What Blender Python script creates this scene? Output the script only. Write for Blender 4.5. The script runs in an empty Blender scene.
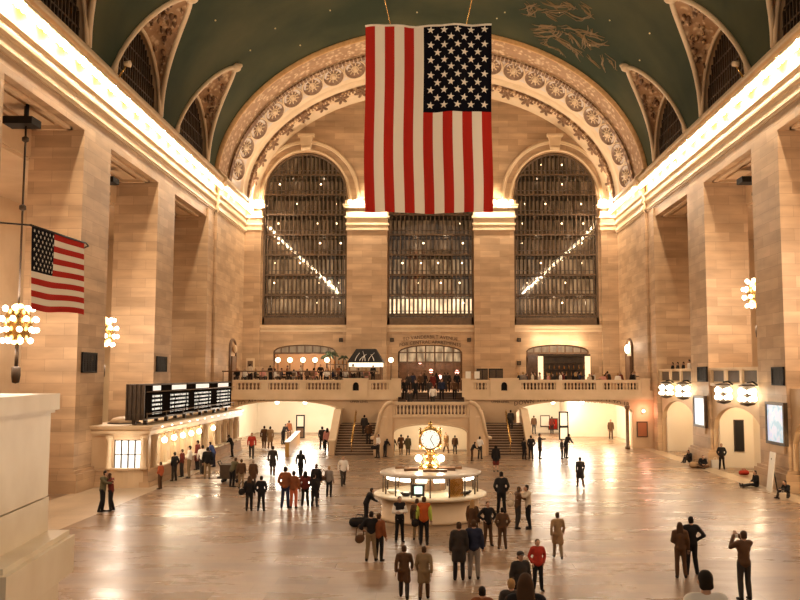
COVE, CHAN, LANT, BAYL = 640, 820, 160, 240
WORLD, EXPO = .45, -.36
import bpy, bmesh, math, random
from mathutils import Vector, Matrix
random.seed(7)
PI = math.pi
SC = bpy.context.scene
COL = SC.collection

# ------------------------------------------------------------------ camera
# eye 6 m above the concourse floor, on the hall's long axis (+Y)
PITCH = math.atan(75 / 870.0)
cd = bpy.data.cameras.new('camera'); cam = bpy.data.objects.new('camera', cd); COL.objects.link(cam)
cam.location = (0, 0, 6.0); cam.rotation_euler = (PI / 2 + PITCH, 0, 0)
cd.sensor_width = 36; cd.lens = 870 / 800 * 36; cd.shift_x = -31 / 800; cd.clip_end = 500
SC.camera = cam
CT, ST = math.cos(PITCH), math.sin(PITCH)
def ray(px, py):
    a = (px - 431) / 870; u = (300 - py) / 870
    return a, CT - u * ST, ST + u * CT
def floor_at(px, py, z=0.0):
    a, b, d = ray(px, py); t = (z - 6.0) / d
    return Vector((a * t, b * t, z))
def depth_at(px, py, y):
    a, b, d = ray(px, py); t = y / b
    return Vector((a * t, y, 6.0 + d * t))

# ------------------------------------------------------------------ mesh builder
class MB:
    def __init__(s): s.v = []; s.f = []; s.m = []; s.sm = []
    def add(s, vs, fs, mat=0, smooth=False):
        o = len(s.v); s.v += [tuple(p) for p in vs]
        for f in fs: s.f.append(tuple(i + o for i in f)); s.m.append(mat); s.sm.append(smooth)
        return s
    def quad(s, *p, mat=0, smooth=False): return s.add(p, [tuple(range(len(p)))], mat, smooth)
    def hexa(s, b, t, mat=0):
        return s.add(list(b) + list(t), [(3, 2, 1, 0), (4, 5, 6, 7), (0, 1, 5, 4), (1, 2, 6, 5), (2, 3, 7, 6), (3, 0, 4, 7)], mat)
    def box(s, x0, x1, y0, y1, z0, z1, mat=0):
        if x0 > x1: x0, x1 = x1, x0
        if y0 > y1: y0, y1 = y1, y0
        return s.hexa([(x0, y0, z0), (x1, y0, z0), (x1, y1, z0), (x0, y1, z0)], [(x0, y0, z1), (x1, y0, z1), (x1, y1, z1), (x0, y1, z1)], mat)
    def prism(s, pts, ax, a, b, mat=0, smooth=False):
        n = len(pts)
        def P(p, h): return {'x': (h, p[0], p[1]), 'y': (p[0], h, p[1]), 'z': (p[0], p[1], h)}[ax]
        vs = [P(p, a) for p in pts] + [P(p, b) for p in pts]
        fs = [tuple(range(n)), tuple(range(2 * n - 1, n - 1, -1))]
        s.add(vs, fs, mat)
        return s.add(vs, [(i, (i + 1) % n, (i + 1) % n + n, i + n) for i in range(n)], mat, smooth)
    def lathe(s, prof, c=(0, 0, 0), n=16, mat=0, smooth=True, ax='z'):
        vs = []; fs = []
        for r, z in prof:
            for k in range(n):
                a = 2 * PI * k / n
                p = (r * math.cos(a), r * math.sin(a), z)
                if ax == 'y': p = (p[0], p[2], p[1])
                elif ax == 'x': p = (p[2], p[0], p[1])
                vs.append((p[0] + c[0], p[1] + c[1], p[2] + c[2]))
        for i in range(len(prof) - 1):
            for k in range(n):
                fs.append((i * n + k, i * n + (k + 1) % n, (i + 1) * n + (k + 1) % n, (i + 1) * n + k))
        if prof[0][0] > 1e-4: fs.append(tuple(range(n - 1, -1, -1)))
        if prof[-1][0] > 1e-4: fs.append(tuple((len(prof) - 1) * n + k for k in range(n)))
        return s.add(vs, fs, mat, smooth)
    def tube(s, pts, r, n=8, mat=0, smooth=True, closed=False):
        pts = [Vector(p) for p in pts]; m = len(pts)
        rs = r if isinstance(r, (list, tuple)) else [r] * m
        vs = []; fs = []
        for i, p in enumerate(pts):
            if closed: d = pts[(i + 1) % m] - pts[i - 1]
            else: d = pts[min(i + 1, m - 1)] - pts[max(i - 1, 0)]
            d.normalize()
            u = d.cross(Vector((0, 0, 1)))
            if u.length < 1e-3: u = d.cross(Vector((1, 0, 0)))
            u.normalize(); w = d.cross(u)
            for k in range(n):
                a = 2 * PI * k / n
                vs.append(p + (u * math.cos(a) + w * math.sin(a)) * rs[i])
        for i in range(m if closed else m - 1):
            j = (i + 1) % m
            for k in range(n): fs.append((i * n + k, i * n + (k + 1) % n, j * n + (k + 1) % n, j * n + k))
        if not closed: fs += [tuple(range(n - 1, -1, -1)), tuple((m - 1) * n + k for k in range(n))]
        return s.add(vs, fs, mat, smooth)
    def ell(s, c, r, nu=12, nv=8, mat=0, M=None):
        if not isinstance(r, (list, tuple)): r = (r, r, r)
        vs = [(0, 0, -1)]; fs = []
        for j in range(1, nv):
            t = -PI / 2 + PI * j / nv
            for k in range(nu):
                a = 2 * PI * k / nu; vs.append((math.cos(t) * math.cos(a), math.cos(t) * math.sin(a), math.sin(t)))
        vs.append((0, 0, 1)); L = len(vs) - 1
        for k in range(nu):
            fs.append((0, 1 + (k + 1) % nu, 1 + k)); fs.append((L, L - nu + k, L - nu + (k + 1) % nu))
        for j in range(nv - 2):
            for k in range(nu):
                a = 1 + j * nu; fs.append((a + k, a + (k + 1) % nu, a + nu + (k + 1) % nu, a + nu + k))
        out = []
        for p in vs:
            q = Vector((p[0] * r[0], p[1] * r[1], p[2] * r[2]))
            if M is not None: q = M @ q
            out.append((q[0] + c[0], q[1] + c[1], q[2] + c[2]))
        return s.add(out, fs, mat, True)
    def cap(s, a, b, ra, rb, n=10, mat=0):
        a = Vector(a); b = Vector(b); d = (b - a)
        L = d.length
        if L < 1e-5: return s.ell(a, ra, n, 6, mat)
        d.normalize(); pts = []; rs = []
        for t in (-1, -.8, -.45, 0): pts.append(a + d * (ra * t)); rs.append(max(ra * math.sqrt(1 - t * t), .004))
        for t in (0, .45, .8, 1): pts.append(b + d * (rb * t)); rs.append(max(rb * math.sqrt(1 - t * t), .004))
        return s.tube(pts, rs, n, mat)
    def mesh(s, name, mats, off=(0, 0, 0)):
        me = bpy.data.meshes.new(name)
        me.from_pydata([(p[0] - off[0], p[1] - off[1], p[2] - off[2]) for p in s.v], [], s.f)
        if not isinstance(mats, (list, tuple)): mats = [mats]
        for m in mats: me.materials.append(m)
        me.polygons.foreach_set('material_index', s.m); me.polygons.foreach_set('use_smooth', s.sm)
        bm = bmesh.new(); bm.from_mesh(me); bmesh.ops.recalc_face_normals(bm, faces=bm.faces); bm.to_mesh(me); bm.free()
        me.update(); return me
    def build(s, name, mats, parent=None, **tags):
        off = parent.location if parent is not None else (0, 0, 0)
        if parent is not None and parent.parent is not None: off = Vector(parent.location) + Vector(parent.parent.location)
        me = s.mesh(name, mats, off)
        return link(name, me, parent, **tags)
def link(name, me, parent=None, loc=None, **tags):
    o = bpy.data.objects.new(name, me); COL.objects.link(o)
    if parent is not None: o.parent = parent
    if loc is not None: o.location = loc
    for k, v in tags.items(): o[k] = v
    return o
def thing(name, label, cat, loc=(0, 0, 0), rz=0, group=None):
    o = bpy.data.objects.new(name, None); COL.objects.link(o)
    o.location = loc; o.rotation_euler = (0, 0, rz); o.empty_display_size = .2
    o['label'] = label; o['category'] = cat
    if group: o['group'] = group
    return o
def S(mb, name, mats, parent=None): return mb.build(name, mats, parent, **({} if parent else {'kind': 'structure'}))
def copy_tree(o, parent=None):
    c = o.copy(); COL.objects.link(c)
    if parent is not None: c.parent = parent
    for ch in list(o.children): copy_tree(ch, c)
    return c
def relabel(o, label): o['label'] = label; return o

# ------------------------------------------------------------------ materials
def mat(name, col, rough=.6, metal=0, emit=None, es=0, spec=.5):
    m = bpy.data.materials.new(name); m.use_nodes = True
    b = m.node_tree.nodes['Principled BSDF']
    b.inputs['Base Color'].default_value = (*col, 1); b.inputs['Roughness'].default_value = rough
    b.inputs['Metallic'].default_value = metal; b.inputs['Specular IOR Level'].default_value = spec
    if emit: b.inputs['Emission Color'].default_value = (*emit, 1); b.inputs['Emission Strength'].default_value = es
    return m
class NT:
    def __init__(s, m): s.m = m; s.t = m.node_tree; s.b = s.t.nodes['Principled BSDF']
    def n(s, typ, **kw):
        x = s.t.nodes.new(typ)
        for k, v in kw.items():
            if k.startswith('i_'): x.inputs[k[2:].replace('_', ' ')].default_value = v
            else: setattr(x, k, v)
        return x
    def l(s, a, b): s.t.links.new(a, b)
def ramp(nt, src, stops):
    r = nt.n('ShaderNodeValToRGB'); e = r.color_ramp.elements
    while len(e) < len(stops): e.new(.5)
    for el, (p, c) in zip(e, stops): el.position = p; el.color = (*c, 1)
    nt.l(src, r.inputs[0]); return r.outputs[0]
def noisy(name, c0, c1, scale=1.0, rough=.6, metal=0, bump=0, detail=4, lo=.35, hi=.65, spec=.5):
    m = mat(name, c0, rough, metal, spec=spec); nt = NT(m)
    g = nt.n('ShaderNodeNewGeometry'); z = nt.n('ShaderNodeTexNoise', i_Scale=scale, i_Detail=detail)
    nt.l(g.outputs['Position'], z.inputs['Vector'])
    nt.l(ramp(nt, z.outputs[0], [(lo, c0), (hi, c1)]), nt.b.inputs['Base Color'])
    if bump:
        bp = nt.n('ShaderNodeBump', i_Strength=bump, i_Distance=.05); nt.l(z.outputs[0], bp.inputs['Height']); nt.l(bp.outputs[0], nt.b.inputs['Normal'])
    return m
def plane_vec(nt):
    """(along the wall, height) picked by which way the face looks; (x, y) on level faces"""
    g = nt.n('ShaderNodeNewGeometry'); p = nt.n('ShaderNodeSeparateXYZ'); nt.l(g.outputs['Position'], p.inputs[0])
    q = nt.n('ShaderNodeSeparateXYZ'); nt.l(g.outputs['True Normal'], q.inputs[0])
    def gt(sock):
        a = nt.n('ShaderNodeMath', operation='ABSOLUTE'); nt.l(sock, a.inputs[0])
        c = nt.n('ShaderNodeMath', operation='GREATER_THAN'); nt.l(a.outputs[0], c.inputs[0]); c.inputs[1].default_value = .7; return c.outputs[0]
    fx = gt(q.outputs[0]); fz = gt(q.outputs[2])
    def mix(f, a, b):
        m = nt.n('ShaderNodeMix', data_type='FLOAT'); nt.l(f, m.inputs[0]); nt.l(a, m.inputs[2]); nt.l(b, m.inputs[3]); return m.outputs[0]
    u = mix(fx, p.outputs[0], p.outputs[1]); w = mix(fz, p.outputs[2], p.outputs[1])
    c = nt.n('ShaderNodeCombineXYZ'); nt.l(u, c.inputs[0]); nt.l(w, c.inputs[1]); return c.outputs[0], g.outputs['Position']
def blocks(name, c0, c1, mortar, bw, bh, rough=.55, msize=.012, spec=.4, streak=.25):
    m = mat(name, c0, rough, spec=spec); nt = NT(m); vec, pos = plane_vec(nt)
    b = nt.n('ShaderNodeTexBrick'); b.offset = .5; nt.l(vec, b.inputs['Vector'])
    for k, v in (('Scale', 1), ('Mortar Size', msize), ('Mortar Smooth', .1), ('Bias', 0), ('Brick Width', bw), ('Row Height', bh)): b.inputs[k].default_value = v
    b.inputs['Color1'].default_value = (*c0, 1); b.inputs['Color2'].default_value = (*c1, 1); b.inputs['Mortar'].default_value = (*mortar, 1)
    z = nt.n('ShaderNodeTexNoise', i_Scale=.6, i_Detail=6.0); mp = nt.n('ShaderNodeMapping'); mp.inputs['Scale'].default_value = (.6, .6, 3.0)
    nt.l(pos, mp.inputs[0]); nt.l(mp.outputs[0], z.inputs['Vector'])
    r = ramp(nt, z.outputs[0], [(.3, (1 - streak,) * 3), (.7, (1.0,) * 3)])
    x = nt.n('ShaderNodeMix', data_type='RGBA', blend_type='MULTIPLY'); x.inputs[0].default_value = 1
    nt.l(b.outputs['Color'], x.inputs[6]); nt.l(r, x.inputs[7]); nt.l(x.outputs[2], nt.b.inputs['Base Color'])
    return m
def emit(name, col, s):
    return mat(name, (.02, .02, .02), .5, emit=col, es=s)

M = {}
M['stone'] = blocks('stone_blocks', (.61, .405, .235), (.45, .285, .155), (.33, .21, .12), 1.9, .62, msize=.008, streak=.34)
M['trim'] = noisy('cream_stone', (.66, .49, .31), (.58, .42, .25), .8, .5)
M['plain'] = noisy('smooth_stone', (.60, .42, .25), (.52, .35, .20), .5, .55)
M['cream'] = noisy('cream_plaster', (.80, .71, .57), (.74, .64, .50), .4, .6)
M['marble'] = noisy('pale_marble', (.82, .72, .54), (.68, .56, .38), .9, .35, detail=8, lo=.3, hi=.7)
M['green'] = noisy('ceiling_paint', (.026, .037, .020), (.066, .066, .032), .14, .8, detail=6, spec=.1)
M['gold'] = noisy('gilded_stone', (.50, .27, .09), (.62, .36, .14), 3, .45)
M['grey'] = noisy('pale_grey_plaster', (.60, .51, .44), (.53, .44, .37), 1, .6)
M['bronze'] = noisy('dark_bronze', (.045, .026, .013), (.075, .045, .022), 2, .5, .3)
M['bars'] = noisy('window_bronze', (.095, .055, .027), (.14, .082, .04), 2, .5, .2)
M['black'] = mat('black_metal', (.012, .010, .009), .6, spec=.2)
M['umber'] = noisy('umber_relief', (.13, .065, .03), (.22, .12, .06), 3, .6)
M['brass'] = mat('brass', (.70, .45, .15), .25, 1)
M['wood'] = noisy('dark_wood', (.10, .05, .02), (.16, .08, .035), 3, .4)
M['white'] = mat('white_paint', (.75, .70, .60), .5)
M['steps'] = noisy('worn_step_stone', (.11, .058, .03), (.075, .038, .02), 1.5, .6)
def ornament(name, lo, hi, scale):
    m = mat(name, lo, .6); nt = NT(m); g = nt.n('ShaderNodeNewGeometry')
    v = nt.n('ShaderNodeTexVoronoi', i_Scale=scale); v.feature = 'SMOOTH_F1'; z = nt.n('ShaderNodeTexNoise', i_Scale=scale * .9, i_Detail=5.0)
    nt.l(g.outputs['Position'], z.inputs['Vector'])
    a = nt.n('ShaderNodeVectorMath', operation='MULTIPLY_ADD'); nt.l(z.outputs['Color'], a.inputs[0]); a.inputs[1].default_value = (.5,) * 3; nt.l(g.outputs['Position'], a.inputs[2])
    nt.l(a.outputs[0], v.inputs['Vector'])
    nt.l(ramp(nt, v.outputs['Distance'], [(.12, hi), (.42, lo)]), nt.b.inputs['Base Color'])
    bp = nt.n('ShaderNodeBump', i_Strength=.9, i_Distance=.12); bp.invert = True; nt.l(v.outputs['Distance'], bp.inputs['Height']); nt.l(bp.outputs[0], nt.b.inputs['Normal'])
    return m
M['orn'] = ornament('gilded_relief', (.36, .20, .095), (.70, .50, .30), 2.6)
M['orn2'] = ornament('brown_relief', (.16, .075, .03), (.58, .38, .20), 2.2)
# floor slabs
def floor_mat():
    m = mat('polished_floor', (.6, .45, .3), .2, spec=.38); nt = NT(m)
    g = nt.n('ShaderNodeNewGeometry')
    b = nt.n('ShaderNodeTexBrick'); b.offset = .37; nt.l(g.outputs['Position'], b.inputs['Vector'])
    for k, v in (('Scale', 1), ('Mortar Size', .006), ('Brick Width', 1.5), ('Row Height', .95), ('Bias', -.1)): b.inputs[k].default_value = v
    b.inputs['Color1'].default_value = (.31, .205, .128, 1); b.inputs['Color2'].default_value = (.20, .125, .072, 1); b.inputs['Mortar'].default_value = (.165, .10, .056, 1)
    z = nt.n('ShaderNodeTexNoise', i_Scale=.35, i_Detail=8.0, i_Roughness=.65); mp = nt.n('ShaderNodeMapping'); mp.inputs['Scale'].default_value = (.5, 1.6, 1)
    nt.l(g.outputs['Position'], mp.inputs[0]); nt.l(mp.outputs[0], z.inputs['Vector'])
    x = nt.n('ShaderNodeMix', data_type='RGBA', blend_type='MULTIPLY'); x.inputs[0].default_value = 1
    nt.l(b.outputs['Color'], x.inputs[6]); nt.l(ramp(nt, z.outputs[0], [(.3, (.62, .58, .55)), (.62, (1.05, 1.05, 1.05))]), x.inputs[7])
    nt.l(x.outputs[2], nt.b.inputs['Base Color'])
    nt.l(ramp(nt, z.outputs[0], [(.3, (.38,) * 3), (.7, (.20,) * 3)]), nt.b.inputs['Roughness'])
    return m
M['floor'] = floor_mat()
WARM = (1.0, .80, .585)
M['bulb'] = emit('lit_bulb', (1.0, .80, .50), 14)
M['globe'] = emit('lit_globe', (1.0, .86, .62), 11)
M['tube'] = emit('white_tube_light', (1.0, .93, .80), 7)
M['red'] = mat('red_cloth', (.36, .018, .010), .9, spec=.1); M['cloth'] = mat('white_cloth', (.70, .62, .50), .9, spec=.1); M['navy'] = mat('navy_cloth', (.004, .004, .007), .9, spec=.05)
def glass(name, col=(1, .95, .9), refl=.12):
    m = bpy.data.materials.new(name); m.use_nodes = True; t = m.node_tree; t.nodes.clear()
    o = t.nodes.new('ShaderNodeOutputMaterial'); a = t.nodes.new('ShaderNodeBsdfTransparent'); a.inputs[0].default_value = (*col, 1)
    g = t.nodes.new('ShaderNodeBsdfGlossy'); g.inputs['Roughness'].default_value = .03; x = t.nodes.new('ShaderNodeMixShader'); x.inputs[0].default_value = refl
    t.links.new(a.outputs[0], x.inputs[1]); t.links.new(g.outputs[0], x.inputs[2]); t.links.new(x.outputs[0], o.inputs[0]); return m
M['glass'] = glass('clear_glass', (.95, .92, .86), .07)
M['tallglass'] = glass('tall_window_glass', (.85, .78, .68), .10)
M['lunglass'] = mat('night_glass', (.012, .008, .005), .25)

def point(name, loc, w, r=.15, col=WARM):
    l = bpy.data.lights.new(name, 'POINT'); l.energy = w; l.shadow_soft_size = r; l.color = col
    o = bpy.data.objects.new(name, l); COL.objects.link(o); o.location = loc; return o
# ================================================================== HALL SHELL
HW = 18.3                       # half width of the concourse
OPEN = [(11.35, 20.05), (23.85, 32.55), (36.35, 45.05), (48.85, 57.55), (61.35, 70.2)]
PIERS = [(7.55, 11.35), (20.05, 23.85), (32.55, 36.35), (45.05, 48.85), (57.55, 61.35)]
LINT = 18.9

b = MB(); b.box(-32, 32, -2, 100, -.3, 0); S(b, 'floor', M['floor'])
# pale border slabs along both sides
M['border'] = blocks('border_slabs', (.52, .39, .26), (.46, .34, .22), (.34, .24, .15), 1.6, 1.0, rough=.3)
b = MB(); b.box(-18.3, -14.45, 8, 71.5, 0, .006); b.box(17.25, 18.3, 8, 84, 0, .006); S(b, 'trim_floor_border', M['border'])

def coffer(b, s, y0, y1):
    # raised moulding on the soffit of an opening
    xa, xb = 18.75, 20.8
    for (u0, u1, v0, v1) in ((xa, xb, y0 + .5, y0 + .75), (xa, xb, y1 - .75, y1 - .5), (xa, xa + .25, y0 + .5, y1 - .5), (xb - .25, xb, y0 + .5, y1 - .5)):
        b.box(s * u0, s * u1, v0, v1, LINT - .16, LINT)
    b.box(s * (xa + .6), s * (xb - .6), y0 + 1.3, y1 - 1.3, LINT - .1, LINT)

for s, side in ((-1, 'left'), (1, 'right')):
    for (y0, y1) in PIERS:
        b = MB(); b.box(s * HW, s * 21.2, y0, y1, 0, LINT)
        b.box(s * (HW - .28), s * 21.45, y0 - .28, y1 + .28, 0, .95); b.box(s * (HW - .16), s * 21.35, y0 - .16, y1 + .16, .95, 1.12)
        S(b, 'pillar', M['stone'])
    b = MB()
    b.box(s * HW, s * 21.2, -2, 84.8, LINT, 23.4)
    b.box(s * HW, s * 21.2, -2, 7.55, 0, LINT)
    b.box(s * HW, s * 21.2, 70.2, 84.8, 0, LINT)
    b.box(s * (HW - .22), s * HW, 72.7, 84, 4.5, 20)          # projecting end bay
    b.box(s * (HW - .14), s * HW, 70.2, 71.4, 0, 19.6)
    S(b, 'wall_' + side, M['stone'])
    b = MB()
    for (y0, y1) in OPEN: coffer(b, s, y0, y1)
    S(b, 'trim_soffit_' + side, M['plain'])
    # passage behind the pillars
    b = MB(); b.box(s * 27, s * 27.4, -2, 72, 0, 17.4); b.box(s * 21.2, s * 27.4, -2, 72, 17.2, 17.6); b.box(s * 21.2, s * 27.4, 71.6, 72, 0, 17.4)
    b.box(s * 21.1, s * 21.2, -2, 72, 17.4, 19)
    S(b, 'wall_passage_' + side, M['plain'])
    # entablature and cornice
    prof = [(0, 19.72), (.08, 19.74), (.08, 19.86), (.15, 19.9), (.15, 20.02), (.05, 20.08), (.05, 20.42), (.12, 20.46), (.22, 20.56), (.24, 20.70), (.12, 20.74),
            (.12, 21.02), (.20, 21.06), (.28, 21.12), (.28, 21.18), (.04, 21.24), (.04, 22.25), (.40, 22.3), (.72, 22.46), (.74, 22.62), (.66, 22.76), (.3, 23.05), (.1, 23.4), (0, 23.45)]
    b = MB()
    b.prism([(s * (HW - d), z) for d, z in prof], 'y', -2, 72.7)
    b.prism([(s * (HW - .25 - d), z) for d, z in prof], 'y', 72.7, 84)
    b.box(s * (HW - .25), s * HW, 72.7, 84, 19.7, 23.45)
    b.box(s * (HW + .1), s * HW, -2, 84, 22.2, 23.5)
    bb = MB(); bb.box(s * (HW - .045), s * (HW - .09), -2, 72.7, 21.26, 22.24); bb.box(s * (HW - .295), s * (HW - .34), 72.7, 84, 21.26, 22.24)
    S(bb, 'trim_glare_strip_' + side, M['gold'])  # darker strip added behind the bulbs to hold down their glare
    # bead course under the crown moulding
    for k in range(150):
        y = 31 + k * .36
        b.box(s * (HW - .50 - (.25 if y > 72.7 else 0)), s * (HW - .30), y, y + .2, 22.22, 22.34)
    S(b, 'trim_cornice_' + side, M['trim'])

# ------------------------------------------------------------------ vault with penetrations for the lunettes
VA, VB, VZ = 18.5, 13.6, 22.2
def vault(phi, y): return Vector((-VA * math.cos(phi), y, VZ + VB * math.sin(phi)))
LUN = [65.8, 53.3, 40.8, 28.3, 15.8]; LHW = 4.5
PB, PT = math.radians(5.6), math.radians(34)
def phi0(y):
    for c in LUN:
        u = abs(y - c) / LHW
        if u < 1: return PB + (PT - PB) * (1 - u ** 1.65)
    return PB
ys = [-2.0]
for c in sorted(LUN):
    ys += [c - LHW - .01] + [c - LHW + 9.0 * i / 24 for i in range(25)] + [c + LHW + .01]
ys += [72.7]
b = MB(); NP = 40; vs = []; fs = []
for y in ys:
    p0 = phi0(y)
    for k in range(NP + 1):
        ph = p0 + (PI - 2 * p0) * k / NP; vs.append(vault(ph, y))
for i in range(len(ys) - 1):
    for k in range(NP):
        a = i * (NP + 1) + k; fs.append((a, a + 1, a + NP + 2, a + NP + 1))
b.add(vs, fs, 0, True)
S(b, 'ceiling', M['green'])

n_w = 0
for s in (-1, 1):
    for c in LUN[:4]:
        sail = MB(); trim = MB(); win = MB(); pane = MB()
        N = 28; inner = []; outer = []
        for i in range(N + 1):
            u = -1 + 2 * i / N
            ph = PB + (PT - PB) * (1 - abs(u) ** 1.65)
            p = vault(ph, c + LHW * u); o = Vector((-s * p.x, p.y, p.z)); outer.append(o)
            inner.append(Vector((s * 18.42, c + 4.12 * u, 23.5 + 4.3 * math.sqrt(max(0, 1 - u * u)))))
        vs = []; fs = []; R = 6
        for i in range(N + 1):
            for j in range(R + 1):
                t = j / R; p = inner[i].lerp(outer[i], t)
                p.z += math.sin(PI * t) * .12; vs.append(p)
        for i in range(N):
            for j in range(R):
                a = i * (R + 1) + j; fs.append((a, a + 1, a + R + 2, a + R + 1))
        sail.add(vs, fs, 0, True)
        trim.tube([p + Vector((-s * .05, 0, -.05)) for p in outer], .17, 8)
        trim.tube([p + Vector((-s * .10, 0, 0)) for p in inner], .14, 8)
        apex = outer[N // 2]
        trim.ell((apex.x - s * .15, apex.y, apex.z), (.45, .4, .35)); trim.ell((apex.x - s * .4, apex.y, apex.z + .15), (.3, .22, .2))
        # window: reveal, dark glass, bars
        reveal = MB(); vs = []; fs = []
        for p in inner: vs += [p, Vector((s * 18.8, p.y, p.z))]
        for i in range(N): fs.append((2 * i, 2 * i + 1, 2 * i + 3, 2 * i + 2))
        reveal.add(vs, fs, 0)
        pane.add([(s * 18.75, p.y, p.z) for p in inner] + [(s * 18.75, c - 4.12, 23.3), (s * 18.75, c + 4.12, 23.3)], [tuple(range(N + 1)) + (N + 2, N + 1)])
        for k in range(-9, 10):
            yy = c + k * .42; h = 23.5 + 4.3 * math.sqrt(max(0, 1 - (k * .42 / 4.12) ** 2))
            win.box(s * 18.62, s * 18.72, yy - .05, yy + .05, 23.3, h)
        for z in (24.3, 25.3, 26.3):
            hw = 4.12 * math.sqrt(max(0, 1 - ((z - 23.5) / 4.3) ** 2)); win.box(s * 18.64, s * 18.70, c - hw, c + hw, z - .05, z + .05)
        n_w += 1
        w = S(pane, 'window_%d' % n_w, M['lunglass'])
        win.build('grille', M['bronze'], w); reveal.build('reveal', M['plain'], w)
        t = S(sail, 'trim_lunette_relief', M['orn'])
        trim.build('rim_moulding', M['trim'], t)
        # modelled relief on the sail: scrolls, leaves and figures
        rel = MB(); random.seed(int(c * 10) + s)
        for k in range(50):
            i = random.randint(4, N - 4); t_ = random.uniform(.18, .85); p = inner[i].lerp(outer[i], t_); nrm = Vector((-s * .75, 0, -.65))
            a = random.uniform(0, 2 * PI); r = random.uniform(.12, .3)
            q = [p + nrm * .06 + Vector((0, math.cos(a + q * .9) * r * (1 - q * .12), math.sin(a + q * .9) * r * (1 - q * .12))) for q in range(6)]
            rel.tube(q, [.03, .07, .08, .07, .06, .02], 6)
            if k % 3 == 0: rel.ell(p + nrm * .05, (.16, random.uniform(.12, .28), random.uniform(.12, .3)), 8, 6)
        rel.build('relief_figures', M['orn2'], t)

# ------------------------------------------------------------------ end arch (ceiling rib) at the west wall
OA, OB, OZ, OY = 18.5, 13.6, 22.2, 72.7
IA, IB, IZ, IY = 17.2, 11.2, 23.0, 84.0
def band(f, ph, lift=0):
    a = OA + (IA - OA) * f; bb = OB + (IB - OB) * f; z = OZ + (IZ - OZ) * f; y = OY + (IY - OY) * f
    n = Vector((math.cos(ph) / a, 0, -math.sin(ph) / bb)).normalized()
    return Vector((-a * math.cos(ph), y, z + bb * math.sin(ph))) + n * lift
rel = [(0, .0, 0), (0, .35, 0), (.03, .30, 0), (.035, .12, 1), (.06, .12, 1), (.065, .06, 2), (.265, .10, 2), (.27, .22, 1), (.30, .22, 1), (.31, .05, 3), (.60, .0, 3),
       (.62, .16, 1), (.65, .16, 1), (.66, .03, 1), (.765, .05, 1), (.77, .2, 4), (.80, .2, 4), (.81, .03, 1), (.955, .03, 1), (.96, .25, 1), (1.0, .3, 1)]
b = MB(); NA = 72; vs = []; fs = []; ms = []
for i in range(NA + 1):
    ph = -.06 + (PI + .12) * i / NA
    for f, l, m in rel: vs.append(band(f, ph, l))
K = len(rel)
for i in range(NA):
    for j in range(K - 1):
        b_ = i * K + j; fs.append((b_, b_ + 1, b_ + K + 1, b_ + K)); ms.append(rel[j + 1][2])
for v in vs: b.v.append(tuple(v))
b.f = fs; b.m = ms; b.sm = [True] * len(fs)
arch = S(b, 'trim_end_arch', [M['gold'], M['trim'], M['orn'], M['grey'], M['orn2'], M['orn2']])
arch['kind'] = 'structure'
# rosettes, leaf clusters and dentils along the arch
def frame(f, ph, lift):
    p = band(f, ph, lift); u = (band(f, ph + .01, lift) - band(f, ph - .01, lift)).normalized(); v = (band(f + .02, ph, lift) - band(f - .02, ph, lift)).normalized()
    n = u.cross(v).normalized()
    if n.dot(Vector((0, 40, 8)) - p) < 0: n = -n
    v = n.cross(u)
    return Matrix(((u.x, v.x, n.x, p.x), (u.y, v.y, n.y, p.y), (u.z, v.z, n.z, p.z), (0, 0, 0, 1)))
r = MB()
r.lathe([(1.0, 0), (1.02, .10), (.93, .16), (.86, .10), (.84, .03), (.70, .02), (.3, .04), (.0, .04)], n=24, mat=1)
r.tube([(.98 * math.cos(2 * PI * k / 24), .98 * math.sin(2 * PI * k / 24), .1) for k in range(24)], .08, 6, 0, closed=True); r.tube([(.30 * math.cos(2 * PI * k / 16), .30 * math.sin(2 * PI * k / 16), .08) for k in range(16)], .05, 6, 0, closed=True)
for k in range(10):
    a = 2 * PI * k / 10; r.ell((.52 * math.cos(a), .52 * math.sin(a), .06), (.17, .055, .06), 8, 5, 0, Matrix.Rotation(a, 3, 'Z'))
r.ell((0, 0, .08), (.22, .22, .14), 10, 6, 0)
ros = r.mesh('rosette', [M['trim'], M['umber']])
for p in ros.polygons:
    pass
lf = MB()
for k in range(6):
    a = 2 * PI * k / 6; lf.ell((.34 * math.cos(a), .34 * math.sin(a), .05), (.34, .13, .09), 8, 5, 0, Matrix.Rotation(a, 3, 'Z'))
lf.ell((0, 0, .08), .14)
lfm = lf.mesh('leaf_cluster', M['umber'])
phs = []; acc = 0; last = None; STEP = 2.12
for i in range(2001):
    ph = PI * i / 2000; p = band(.46, ph)
    if last is not None: acc += (p - last).length
    last = p
    if acc >= STEP: acc -= STEP; phs.append(ph)
for ph in phs:
    o = link('rosette', ros, arch); o.matrix_world = frame(.455, ph, .02) @ Matrix.Diagonal((1.02, 1.7, 1, 1))
    o = link('leaf_cluster', lfm, arch); o.matrix_world = frame(.885, ph, .03) @ Matrix.Diagonal((1.15, 1.8, 1, 1))
d = MB()
for i in range(150):
    ph = PI * (i + .5) / 150; p = frame(.285, ph, .2); q = frame(.79, ph, .18)
    for mtx, w in ((p, .13), (q, .1)):
        pts = [mtx @ Vector((x * w, y * .3, z)) for z in (0, .14) for (x, y) in ((-1, -1), (1, -1), (1, 1), (-1, 1))]
        d.hexa(pts[:4], pts[4:])
d.build('dentil_course', M['orn2'], arch)
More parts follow.
